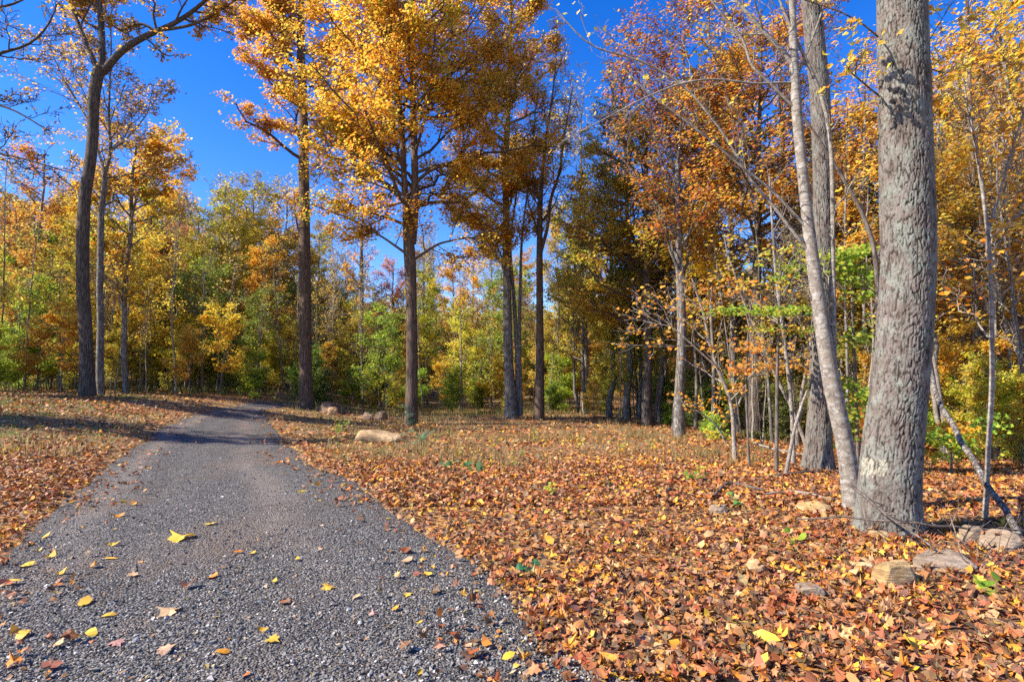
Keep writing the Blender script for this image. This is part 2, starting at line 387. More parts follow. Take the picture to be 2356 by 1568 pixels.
def litter(n, y0, y1, kind, s0, s1, pw, lift, tilt):
    x, y = scatter(n, y0, y1, litter_density, pw)
    z = H(x, y) + R.uniform(.0, lift, len(x)) - .07 * smooth(-.05, .25, road_in(x, y)) * 0
    nrm = np.stack([R.normal(0, tilt, len(x)), R.normal(0, tilt, len(x)) - .12, np.ones(len(x))], 1)
    c = palette(len(x), LP, LW, .2)
    yel = smooth(.02, .15, n2(x, y, 1.6, 44)); k = R.uniform(0, 1, len(x)) < yel * .22
    c[k] = palette(k.sum(), [(.78, .44, .05), (.72, .32, .04)], [1, 1])
    return leaves(kind, np.stack([x, y, z], 1), R.uniform(s0, s1, len(x)) * R.uniform(.8, 1.15, len(x)), nrm, c, .55)
P_ = [litter(26000, 2.0, 7.5, 'maple', .04, .10, 1.3, .05, .42), litter(12000, 2.0, 7.5, 'oval', .045, .12, 1.3, .045, .42),
      litter(16000, 2.0, 7.5, 'rhomb', .02, .05, 1.3, .03, .5),
      litter(36000, 7.5, 15, 'star', .06, .11, 1.5, .05, .4), litter(26000, 7.5, 15, 'rhomb', .06, .11, 1.5, .05, .5),
      litter(75000, 15, 46, 'rhomb', .08, .14, 1.5, .06, .5)]
def bigger(x, y): return litter_density(x, y) * (x > 0)
x, y = scatter(170, 2.3, 6, bigger, 1.2); n_ = len(x); cb = palette(n_, [(.78, .48, .05), (.74, .36, .04), (.64, .42, .16), (.5, .22, .12)], [3, 2, 2, 2])
P_.append(leaves('oval', np.stack([x, y, H(x, y) + .055], 1), R.uniform(.10, .17, n_), np.stack([R.normal(0, .3, n_), R.normal(-.15, .3, n_), np.ones(n_)], 1), cb, .6, R.uniform(.6, 1.1, n_)))
V, F, Cc = join(P_)
link('leaf_litter', mesh('leaf_litter', V, F, M['litter'], Cc), kind='stuff', label='thick carpet of fallen orange and brown leaves beside the gravel road', category='leaf litter')

# small leaf scraps, needles and grit on the road
x, y = scatter(5200, 2.0, 26, lambda x, y: (road_in(x, y) > .02) * (.28 + .5 * smooth(.9, 0, road_in(x, y))), 2.0)
z = HR(x, y) + .012
c = palette(len(x), [(.5, .35, .2), (.6, .4, .12), (.4, .22, .1), (.45, .38, .3)], [3, 2, 3, 2])
nrm = np.stack([R.normal(0, .3, len(x)), R.normal(0, .3, len(x)), np.ones(len(x))], 1)
V, F, Cc = leaves('rhomb', np.stack([x, y, z], 1), R.uniform(.012, .045, len(x)) * (1 + y / 25), nrm, c, .5, R.uniform(.15, .9, len(x)))
link('leaf_scraps', mesh('leaf_scraps', V, F, M['litter'], Cc), kind='stuff', label='tiny leaf scraps strewn over the grey gravel', category='leaf scraps')

# loose gravel
def stones():
    x, y = scatter(120000, 2.0, 13, lambda x, y: (road_in(x, y) > -.12) * smooth(-.3, .0, n2(x, y, 1.3, 35)), 2.6)
    n = len(x); s = R.gamma(2.6, .0016, n) + .0028; s *= 1 + y * .05
    O = np.array([[1, 0, 0], [-1, 0, 0], [0, 1, 0], [0, -1, 0], [0, 0, 1], [0, 0, -1]], float)
    F0 = np.array([[0, 2, 4], [2, 1, 4], [1, 3, 4], [3, 0, 4], [2, 0, 5], [1, 2, 5], [3, 1, 5], [0, 3, 5]])
    L = O[None] * R.uniform(.55, 1.3, (n, 6, 1)) + R.normal(0, .22, (n, 6, 3))
    a, b, c = basis(R.normal(size=(n, 3)))
    L = (L[..., :1] * a[:, None] + L[..., 1:2] * b[:, None] + L[..., 2:] * c[:, None]) * s[:, None, None]; L[..., 2] *= .75
    P = np.stack([x, y, HR(x, y) + s * .25], 1)
    V = (P[:, None] + L).reshape(-1, 3); F = (F0[None] + (np.arange(n) * 6)[:, None, None]).reshape(-1, 3)
    g_ = R.choice([.06, .11, .16, .22, .31, .5], n, p=[.2, .28, .24, .16, .09, .03]) * R.uniform(.8, 1.2, n)
    col = g_[:, None] * np.array([1.10, 1.0, .87]) * 1.02; k = R.uniform(0, 1, n) < .08; col[k] = col[k] * [1.5, 1.1, .75]
    return mesh('gravel', V, F, M['stone'], np.repeat(col, 6, 0))
link('gravel', stones(), kind='stuff', label='loose dark grey crushed stone on the road surface', category='gravel')

# ------------------------------------------------------------------ grass and weeds
def blades(x, y, h, wd, col, lean=.75, base=None):
    n = len(x); z = H(x, y) if base is None else base
    az = R.uniform(0, 2 * np.pi, n); l = np.abs(R.normal(0, lean, n)) * h
    p0 = np.stack([x, y, z - .01], 1); mid = p0 + np.stack([np.cos(az) * l * .3, np.sin(az) * l * .3, h * .6], 1)
    tip = p0 + np.stack([np.cos(az) * l, np.sin(az) * l, h * R.uniform(.8, 1, n)], 1)
    wa = R.uniform(0, np.pi, n); wv = np.stack([np.cos(wa), np.sin(wa), 0 * wa], 1) * wd[:, None] * .5
    V = np.stack([p0 - wv, p0 + wv, mid + wv * .8, mid - wv * .8, tip], 1).reshape(-1, 3)
    b = (np.arange(n) * 5)[:, None, None]
    F = (np.array([[0, 1, 2], [0, 2, 3], [3, 2, 4]])[None] + b).reshape(-1, 3)
    return V, F, np.repeat(col, 5, 0)
def gd(x, y): return grassy(x, y) * (x < -2) * smooth(-.10, .1, n2(x, y, .45, 51)) * smooth(-.12, .08, n2(x, y, 3.2, 53)) * (road_in(x, y) < -.5)
x, y = scatter(150000, 6, 34, gd, 1.2)
a1 = blades(x, y, R.uniform(.03, .12, len(x)), R.uniform(.008, .018, len(x)) * (1 + y / 25), palette(len(x), [(.15, .25, .04), (.22, .31, .06), (.34, .30, .12), (.28, .18, .08)], [4, 3, 3, 3]))
def gd2(x, y): return (np.hypot((x + 3.9) / 1.5, (y - 16.6) / 1.6) > 1) * (x > -11) * (x < 10) * (road_in(x, y) < -.6) * smooth(9.5, 13, y) * smooth(-.10, .14, n2(x, y, .5, 52)) * smooth(-.05, .1, n2(x, y, 2.8, 54)) * smooth(10, 3, x)
x, y = scatter(120000, 8.5, 40, gd2, 1.2)
a2 = blades(x, y, R.uniform(.08, .34, len(x)), R.uniform(.006, .014, len(x)) * (1 + y / 25), palette(len(x), [(.45, .33, .17), (.34, .26, .11), (.2, .22, .06), (.4, .24, .12)], [4, 3, 3, 2]), .5)
def edge(x, y): return smooth(26, 31, y + 3 * n2(x, y, .4, 58)) * smooth(-.12, .1, n2(x, y, .9, 59))
x, y = scatter(26000, 24, 46, edge, 1.2)
a3 = blades(x, y, R.uniform(.08, .5, len(x)), R.uniform(.015, .035, len(x)), palette(len(x), [(.2, .24, .06), (.34, .3, .1), (.1, .15, .04)], [3, 3, 2]), .3)
V, F, Cc = join([a1, a2, a3])
link('grass', mesh('grass', V, F, M['leaf'], Cc), kind='stuff', label='short green and straw coloured grass over the bank and clearing', category='grass')

# ------------------------------------------------------------------ branching
def tubes(P, Rr, sides, V0=0):
    """P (B,m,3), Rr (B,m) -> verts, quads"""
    B, m, _ = P.shape
    T = np.gradient(P, axis=1); T /= np.linalg.norm(T, axis=2, keepdims=True) + 1e-9
    d = P[:, -1] - P[:, 0]; d /= np.linalg.norm(d, axis=1, keepdims=True) + 1e-9
    ref = np.where(np.abs(d[:, 2:3]) > .7, np.array([[1., 0, 0]]), np.array([[0, 0, 1.]]))
    a = np.cross(T, ref[:, None]); a /= np.linalg.norm(a, axis=2, keepdims=True) + 1e-9; b = np.cross(T, a)
    th = np.arange(sides) * 2 * np.pi / sides
    V = P[:, :, None] + Rr[:, :, None, None] * (np.cos(th)[None, None, :, None] * a[:, :, None] + np.sin(th)[None, None, :, None] * b[:, :, None])
    I = np.arange(B * m * sides).reshape(B, m, sides) + V0; J = np.roll(I, -1, 2)
    F = np.stack([I[:, :-1], I[:, 1:], J[:, 1:], J[:, :-1]], -1).reshape(-1, 4)
    return V.reshape(-1, 3), F

def resample(P, r, n):
    P = np.asarray(P, float); s = np.r_[0, np.cumsum(np.linalg.norm(np.diff(P, axis=0), axis=1))]
    q = np.linspace(0, s[-1], n)
    # smooth interpolation: Catmull-like via cubic on dense linear + box blur
    Q = np.stack([np.interp(q, s, P[:, k]) for k in range(3)], 1); rr = np.interp(q, s, r)
    for _ in range(2):
        Q[1:-1] = (Q[:-2] + 2 * Q[1:-1] + Q[2:]) / 4
    return Q, rr

def spawn(P, Rr, n, t0, t1, length, ang, flat=1.0, up=0.0, bend=.1, wig=.06, seg=5, rs=.55, azm=None, keep=None, pw=0.6, tipr=.25):
    """children branches; length: array per parent (or scalar); returns P, R, len"""
    B, m, _ = P.shape
    idx = np.repeat(np.arange(B), n); k = len(idx)
    t = t0 + (t1 - t0) * ((np.tile(np.arange(n), B) + R.uniform(0, 1, k)) / n)
    f = t * (m - 1); i = np.minimum(f.astype(int), m - 2); u = f - i
    st = P[idx, i] * (1 - u[:, None]) + P[idx, i + 1] * u[:, None]
    tn = P[idx, i + 1] - P[idx, i]; tn /= np.linalg.norm(tn, axis=1, keepdims=True) + 1e-9
    r0 = (Rr[idx, i] * (1 - u) + Rr[idx, i + 1] * u)
    rv = R.normal(size=(k, 3)); rv[:, 2] *= flat
    pv = rv - (rv * tn).sum(1, keepdims=True) * tn; pv[:, 2] *= flat; pv /= np.linalg.norm(pv, axis=1, keepdims=True) + 1e-9
    an = np.radians(R.normal(ang, ang * .18, k))[:, None]
    d = np.cos(an) * tn + np.sin(an) * pv; d[:, 2] += up; d /= np.linalg.norm(d, axis=1, keepdims=True)
    ln = (np.broadcast_to(np.asarray(length, float), (B,))[idx]) * (1 - pw * (t - t0) / max(t1 - t0, 1e-6)) * R.uniform(.65, 1.2, k)
    s = np.linspace(0, 1, seg)[None, :, None]
    bv = R.normal(0, .6, (k, 3)); bv[:, 2] = bv[:, 2] * .5 + 1.0
    Q = st[:, None] + d[:, None] * s * ln[:, None, None] + bv[:, None] * (bend * ln)[:, None, None] * s * s
    wv = R.normal(0, 1, (k, seg, 3)) * (wig * ln)[:, None, None]; wv[:, 0] = 0; Q = Q + wv * np.sqrt(s)
    base = np.minimum(r0 * rs, ln * .022 + .003)
    RR = base[:, None] * (1 - (1 - tipr) * np.linspace(0, 1, seg)[None])
    if keep is not None:
        kk = keep(st, Q[:, -1]); Q, RR, ln = Q[kk], RR[kk], ln[kk]
    return Q, RR, ln

OR = [(.80, .36, .03), (.84, .48, .05), (.72, .27, .03), (.76, .42, .07)]
YE = [(.84, .58, .06), (.78, .54, .09), (.85, .48, .05), (.66, .54, .10)]
YG = [(.58, .56, .07), (.70, .56, .08), (.44, .50, .06), (.74, .50, .06)]
OL = [(.42, .36, .06), (.54, .38, .06), (.30, .31, .05), (.60, .34, .06)]
GN = [(.26, .38, .05), (.38, .48, .06), (.17, .26, .04), (.48, .48, .06)]
RB = [(.46, .16, .06), (.56, .22, .05), (.36, .12, .06), (.62, .32, .06)]
RD = [(.62, .16, .10), (.68, .24, .12), (.50, .12, .09), (.70, .32, .14)]
BR = [(.50, .32, .12), (.42, .28, .10), (.58, .38, .11), (.36, .27, .09)]
DG = [(.10, .16, .04), (.15, .21, .05), (.22, .26, .05), (.3, .28, .06)]
LG = [(.42, .52, .05), (.30, .46, .05), (.55, .55, .07), (.22, .36, .04)]

def crown_leaves(tw, n, size, pal, wts, kind='rhomb', sig=.10, flat=.7, clump=.0, hue2=None, tmin=.15, drop=0.0, seed=0):
    P, ln = tw; B, m, _ = P.shape
    wt = (ln + 1e-3) ** 1.6
    if clump: 
        c = P.mean(1); wt = wt * (smooth(-clump * .5, clump * .5, fbm(c * .8, 70 + seed, 2)) + .12)
    bi = R.choice(B, n, p=wt / wt.sum()); t = R.uniform(tmin, 1, n) * (m - 1.001); i = t.astype(int); u = (t - i)[:, None]
    pos = P[bi, i] * (1 - u) + P[bi, i + 1] * u + R.normal(0, sig, (n, 3)) * [1, 1, .6]
    pos[:, 2] -= drop * R.uniform(0, 1, n)
    nrm = R.normal(0, 1, (n, 3)); nrm[:, 2] = np.abs(nrm[:, 2]) * (1 - flat) + flat * 2.2; nrm[:, 0] -= .75; nrm[:, 1] -= .5
    col = palette(n, pal, wts, .12)
    bc = R.normal(0, .13, B)[bi][:, None]; col = col * (1 + bc)
    if hue2 is not None:
        z = fbm(P.mean(1) * .35, 90 + seed, 2)[bi]; k = z + R.normal(0, .05, n) > .06
        col[k] = palette(k.sum(), hue2, [1] * len(hue2), .12)
    return leaves(kind, pos, size * R.uniform(.65, 1.25, n), nrm, col, .35)

def wood(stems, levels, sides=(10, 6, 4, 3)):
    Vs, Fs, o = [], [], 0
    for P, r in stems:
        v, f = tubes(P[None], r[None], sides[0] if r.max() > .04 else 6, o); Vs.append(v); Fs.append(f); o += len(v)
    for k, (P, r, _) in enumerate(levels):
        if len(P) == 0: continue
        v, f = tubes(P, r, sides[min(k + 1, 3)], o); Vs.append(v); Fs.append(f); o += len(v)
    return np.vstack(Vs), np.vstack(Fs)

def grow(stems, spec):
    """stems: list of (P (n,3), r (n)); spec: dict of branching; gives levels"""
    L1P, L1R, L1L = [], [], []
    for k, (P, r) in enumerate(stems):
        if spec.get('skip') and k in spec['skip']: continue
        a, b = spec.get('t', (.4, 1.0)) if not isinstance(spec.get('t'), list) else spec['t'][k]
        nb = spec['n1'] if not isinstance(spec['n1'], list) else spec['n1'][k]
        if nb == 0: continue
        ln = spec['len'] if not isinstance(spec['len'], list) else spec['len'][k]
        Q, q, l = spawn(P[None], r[None], nb, a, b, ln, spec.get('ang', 62), .8, spec.get('up', .1), spec.get('bend', .12), .035, 8, .5, keep=spec.get('keep'), pw=spec.get('pw', .55))
        L1P.append(Q); L1R.append(q); L1L.append(l)
    P1, R1, l1 = np.concatenate(L1P), np.concatenate(L1R), np.concatenate(L1L)
    P2, R2, l2 = spawn(P1, R1, spec.get('n2', 8), .2, 1, l1 * .45, 48, spec.get('flat', .45), .03, .08, .04, 5, .6)
    P3, R3, l3 = spawn(P2, R2, spec.get('n3', 5), .15, 1, l2 * .5, 45, spec.get('flat', .45), .02, .08, .06, 4, .65)
    R3 = np.maximum(R3, spec.get('rmin', .004)); R2 = np.maximum(R2, spec.get('rmin', .004) * 1.4)
    return [(P1, R1, l1), (P2, R2, l2), (P3, R3, l3)]

HERO = []
def hero(name, label, stems_px, spec, bark, leaf, cat='tree', d=None, base=None, extra=None, wob=.25, flare=1.05, segs=26):
    """stems_px: [[(x, y, width), ...], ...] read off the photograph at the tree's own distance; the first starts at the ground"""
    b = at(*stems_px[0][0][:2]) if base is None else base
    if d is None: d = b[1]
    stems = []
    for k, s in enumerate(stems_px):
        P = np.array([pt(q[0], q[1], d + (q[3] if len(q) > 3 else 0)) for q in s]); r = np.array([q[2] for q in s]) * .5 / FPX * d * d / np.hypot(P[:, 0], d)
        if k == 0:
            P[0] = [P[0][0], P[0][1], b[2] - .15]
            r[0] *= flare
        Q, rr = resample(P, r, segs)
        if k == 0:
            hgt = Q[:, 2] - b[2]; rr = rr * (1 + .10 * np.exp(-np.maximum(hgt, 0) / .3))
        wv = np.stack([fbm(np.stack([Q[:, 2] * .35, Q[:, 2] * 0 + k * 7.3, Q[:, 2] * 0 + a_ * 3.1 + b[0]], 1), 5, 2) for a_ in range(2)], 1)
        Q[:, :2] += (wv - wv[0]) * wob * np.array([.5, 1.6])
        stems.append((Q, rr))
    b = np.array([b[0], b[1], b[2]]); 
    t_ = thing(name, label, cat, b)
    for k in range(len(stems)): stems[k] = (stems[k][0] - b, stems[k][1])
    lv = grow(stems, spec) if spec else []
    V, F = wood(stems, lv)
    link('trunk', mesh('trunk', V, F, M[bark], None, True), t_)
    if leaf:
        tw = (lv[2][0], lv[2][2]); parts = [crown_leaves(tw, **lf) for lf in (leaf if isinstance(leaf, list) else [leaf])]
        V, F, c = join(parts); link('crown', mesh('crown', V, F, M['leaf'], c), t_)
    HERO.append(t_); return t_, b, d

def L(n, size, pal, wts=None, **k):
    return dict(n=n, size=size, pal=pal, wts=wts or [1] * len(pal), **k)

# ---- the trees that stand out, left to right
hero('oak_tree', 'big dark oak forking into three limbs on the grassy bank',
     [[(202, 911, 42), (200, 800, 35), (196, 690, 34), (198, 560, 34), (206, 400, 31), (212, 270, 30), (226, 190, 32), (234, 160, 30)],
      [(232, 175, 17), (210, 130, 14), (185, 70, 12), (160, 0, 11), (140, -90, 8), (110, -200, 4)],
      [(233, 170, 22), (234, 80, 17), (232, 0, 15), (236, -120, 11), (246, -280, 5)],
      [(236, 168, 22), (280, 115, 19), (335, 80, 17), (395, 55, 13), (440, 25, 11), (500, -30, 8), (580, -90, 4)],
      [(345, 72, 10), (400, 66, 9), (440, 58, 8), (480, 40, 6), (540, 0, 4), (585, -20, 2)],
      [(330, 84, 6), (350, 100, 5), (375, 125, 4), (392, 132, 3), (404, 128, 2)],
      [(385, 88, 7), (330, 55, 8), (300, 58, 7), (285, 75, 6), (260, 60, 4), (230, 45, 3)]],
     dict(t=[(.55, .56), (.3, 1), (.2, 1), (.35, 1), (.3, 1), (.3, 1), (.2, 1)], n1=[0, 9, 12, 10, 9, 5, 7], len=[1, 2.6, 3.2, 2.8, 1.6, .6, 1.2], n2=6, n3=4, flat=.7, ang=55, rmin=.007),
     'oak_bark', [L(6500, .14, BR, sig=.12, clump=.5), L(4500, .14, OR, sig=.12, clump=.5)])
hero('slender_tree', 'slender grey tree with thin yellow leaves close behind the dark oak',
     [[(232, 908, 21), (234, 700, 18), (238, 520, 17), (244, 400, 15), (240, 385, 13)],
      [(244, 395, 10), (258, 340, 9), (250, 290, 7), (254, 200, 5), (258, 60, 3), (262, -20, 2)],
      [(258, 345, 6), (300, 310, 4), (335, 260, 3), (350, 190, 2)],
      [(240, 395, 8), (228, 350, 6), (205, 280, 5), (150, 190, 4), (110, 100, 3)],
      [(244, 410, 6), (300, 400, 4), (360, 385, 3), (400, 360, 2)]],
     dict(t=[(.75, 1), (.1, 1), (.1, 1), (.1, 1), (.1, 1)], n1=[6, 20, 8, 14, 8], len=[2.6, 3.2, 2.2, 3.2, 2.2], n2=8, n3=5, ang=50, flat=.8, rmin=.007),
     'grey_bark', L(6500, .12, YE + BR, sig=.14, clump=.25))
hero('maple_tree', 'narrow grey maple with an orange domed top, just past the slender grey tree',
     [[(291, 904, 16), (288, 760, 14), (292, 620, 13), (302, 500, 11), (306, 400, 8), (318, 330, 4)], [(300, 520, 7), (322, 420, 5), (345, 350, 3)]],
     dict(t=[(.3, 1), (.2, 1)], n1=[26, 8], len=[2.9, 2.0], n2=8, n3=5, ang=52, rmin=.007, pw=.3),
     'grey_bark', L(12000, .15, OR + YE, sig=.14, clump=.3, hue2=YG))
hero('hickory_tree', 'straight brown trunk with a dark hollow slit at its foot beside the road',
     [[(705, 938, 36), (703, 850, 30), (702, 700, 28), (701, 560, 27), (699, 430, 26), (698, 300, 23), (696, 200, 22), (692, 130, 20), (694, 0, 15), (700, -160, 7)],
      [(696, 570, 5), (680, 500, 4), (676, 440, 3)], [(694, 190, 9), (640, 100, 7), (570, 50, 5), (500, 10, 3)], [(694, 110, 8), (660, 40, 6), (600, -10, 4), (540, -60, 3)], [(690, 235, 6), (660, 190, 5), (640, 130, 4), (615, 80, 3)]],
     dict(t=[(.5, 1), (.1, 1), (.2, 1), (.2, 1), (.1, 1)], n1=[28, 4, 12, 12, 8], len=[3.8, 1.2, 2.0, 2.2, 1.8], n2=8, n3=5, rmin=.007, ang=66),
     'brown_bark', [L(18000, .135, OR, sig=.17, clump=.3), L(16000, .135, YE, sig=.16, clump=.3)], wob=.12)
hero('sugar_maple', 'tall maple splitting into two stems under a broad orange crown',
     [[(946, 978, 31), (946, 860, 27), (946, 700, 26), (944, 600, 28), (942, 545, 27), (936, 500, 17), (930, 400, 14), (922, 300, 14), (915, 200, 12), (908, 100, 10), (902, 0, 8), (896, -120, 4)],
      [(948, 560, 20), (954, 480, 20), (955, 400, 17), (952, 300, 15), (951, 200, 14), (952, 90, 12), (950, -10, 9), (955, -140, 4)],
      [(956, 420, 9), (990, 390, 8), (1050, 370, 7), (1090, 320, 5), (1150, 270, 3)],
      [(956, 470, 9), (1000, 465, 8), (1060, 465, 7), (1100, 440, 5), (1130, 400, 4), (1190, 380, 2)],
      [(930, 380, 7), (880, 330, 5), (820, 290, 4), (740, 270, 2)], [(934, 470, 8), (880, 420, 6), (800, 370, 4), (710, 350, 2)],
      [(922, 250, 7), (880, 180, 5), (830, 110, 4), (760, 60, 2)], [(952, 250, 8), (1000, 190, 6), (1070, 150, 4), (1150, 100, 2)],
      [(940, 520, 8), (890, 500, 6), (820, 480, 4), (740, 490, 2)],
     [(944, 590, 7), (880, 545, 5), (800, 500, 4), (700, 465, 2)], [(948, 600, 7), (1010, 560, 5), (1080, 545, 4), (1130, 560, 2)], [(940, 480, 7), (860, 390, 5), (770, 320, 4), (680, 250, 2)]],
     dict(t=[(.46, 1), (.05, 1)] + [(.15, 1)] * 10, n1=[30, 30] + [9] * 10, len=[5.6, 5.8] + [2.0] * 10, n2=9, n3=5, ang=60, up=.10, bend=.04, rmin=.006, pw=.25),
     'brown_bark', [L(46000, .13, OR, sig=.18, clump=.32, seed=1), L(52000, .13, YE, sig=.15, clump=.32, hue2=YG, seed=2)])
hero('red_maple', 'many-stemmed ridged trunk under a yellow orange crown, nearest the brown tree',
     [[(1178, 962, 34), (1172, 860, 24), (1167, 700, 20), (1166, 500, 16), (1166, 380, 15), (1168, 300, 14), (1172, 200, 12), (1178, 80, 9), (1182, -60, 4)],
      [(1188, 958, 14), (1190, 850, 13), (1184, 740, 10), (1178, 640, 8), (1172, 560, 6), (1190, 420, 4)],
      [(1198, 956, 10), (1196, 850, 9), (1194, 700, 8), (1200, 560, 6), (1215, 430, 4), (1225, 330, 2)]],
     dict(t=[(.3, 1), (.7, 1), (.6, 1)], n1=[44, 5, 8], len=[3.7, 1.8, 2.2], n2=9, n3=5, ang=62, up=.06, bend=.04, rmin=.007, pw=.25),
     'grey_bark', [L(34000, .135, YE, sig=.17, clump=.3, seed=3), L(15000, .13, OR, sig=.15, clump=.3, hue2=OL, seed=4)])
hero('bare_topped_tree', 'brown-trunked tree with a fan of nearly bare upper branches',
     [[(1240, 966, 24), (1242, 850, 20), (1243, 700, 17), (1242, 560, 15), (1243, 480, 12), (1250, 380, 8), (1262, 280, 6), (1276, 190, 4), (1284, 100, 2)],
      [(1244, 580, 10), (1262, 520, 8), (1266, 460, 8), (1288, 400, 6), (1300, 300, 4), (1318, 200, 2)],
      [(1246, 480, 6), (1225, 400, 4), (1228, 300, 3), (1240, 200, 2)]],
     dict(t=[(.45, 1), (.3, 1), (.1, 1)], n1=[16, 8, 7], len=[2.3, 2.0, 2.0], n2=6, n3=3, ang=34, up=.3, rmin=.006, flat=.9),
     'brown_bark', L(2200, .12, RB + BR, sig=.15, clump=.3))
hero('grey_sapling', 'thin grey tree with crooked leafless side branches behind the tan boulder',
     [[(835, 922, 17), (833, 800, 13), (831, 700, 11), (832, 600, 9), (834, 500, 4), (836, 470, 2)],
      [(832, 660, 5), (800, 625, 4), (775, 615, 3), (760, 590, 2)], [(832, 745, 4), (805, 722, 3), (780, 722, 2)]],
     dict(t=[(.45, 1), (.2, 1), (.2, 1)], n1=[18, 6, 4], len=[1.9, 1.0, .8], n2=6, n3=4, ang=55, rmin=.009, flat=.9),
     'grey_bark', L(1500, .14, OR, sig=.14, clump=.3))
hero('dark_tree', 'dark trunk with a leaning twin, behind a layered olive crown',
     [[(1489, 978, 26), (1488, 860, 20), (1487, 700, 17), (1487, 560, 15), (1486, 400, 10), (1484, 280, 5)], [(1506, 972, 9), (1514, 880, 7), (1540, 780, 4), (1560, 700, 3)]],
     dict(t=[(.3, 1), (.4, 1)], n1=[44, 4], len=[4.6, 1.4], n2=9, n3=5, ang=76, up=.04, flat=.3, rmin=.006, pw=.6),
     'oak_bark', [L(15000, .13, [(.78, .56, .08), (.72, .46, .06), (.58, .52, .08)], sig=.13, clump=.3, seed=5, flat=.85), L(9000, .13, YG, sig=.13, clump=.3, seed=6, flat=.85), L(5500, .13, RB, sig=.13, clump=.4, seed=7)])
hero('patchy_barked_tree', 'pale patchy trunk with upswept limbs and rust red top leaves',
     [[(1563, 1004, 27), (1562, 900, 23), (1563, 760, 22), (1562, 640, 19), (1558, 540, 17), (1556, 420, 13), (1562, 320, 9), (1568, 200, 6), (1572, 60, 3)],
      [(1558, 500, 8), (1530, 400, 6), (1500, 300, 5), (1470, 180, 4), (1440, 80, 2)],
      [(1556, 480, 8), (1600, 400, 6), (1640, 300, 4), (1670, 200, 3)],
      [(1558, 560, 7), (1535, 500, 5), (1480, 420, 4), (1420, 350, 2)],
      [(1556, 430, 6), (1540, 330, 5), (1525, 220, 4), (1520, 100, 2)]],
     dict(t=[(.35, 1), (.2, 1), (.2, 1), (.2, 1), (.2, 1)], n1=[22, 10, 9, 8, 9], len=[3.0, 2.4, 2.4, 1.9, 2.2], n2=8, n3=5, ang=42, up=.2, flat=.7, rmin=.006, pw=.4),
     'grey_bark', [L(4200, .11, RB, sig=.14, clump=.3, seed=8), L(4200, .11, OR, sig=.14, clump=.35, seed=9), L(2600, .11, OL, sig=.14, clump=.3, seed=10)])
hero('woodland_tree', 'thick dark shaded trunk rising behind the orange low sprays',
     [[(1735, 1012, 34), (1737, 880, 29), (1738, 740, 25), (1740, 600, 20), (1742, 450, 16), (1745, 300, 11), (1750, 150, 6), (1752, 20, 3)]],
     dict(t=(.42, 1), n1=44, len=4.2, n2=8, n3=5, ang=66, flat=.5, rmin=.006, pw=.4),
     'oak_bark', [L(7000, .12, OR, sig=.14, clump=.4, seed=11), L(10000, .12, YE, sig=.14, clump=.4, seed=12), L(3000, .12, RB, sig=.14, clump=.3, seed=13)])

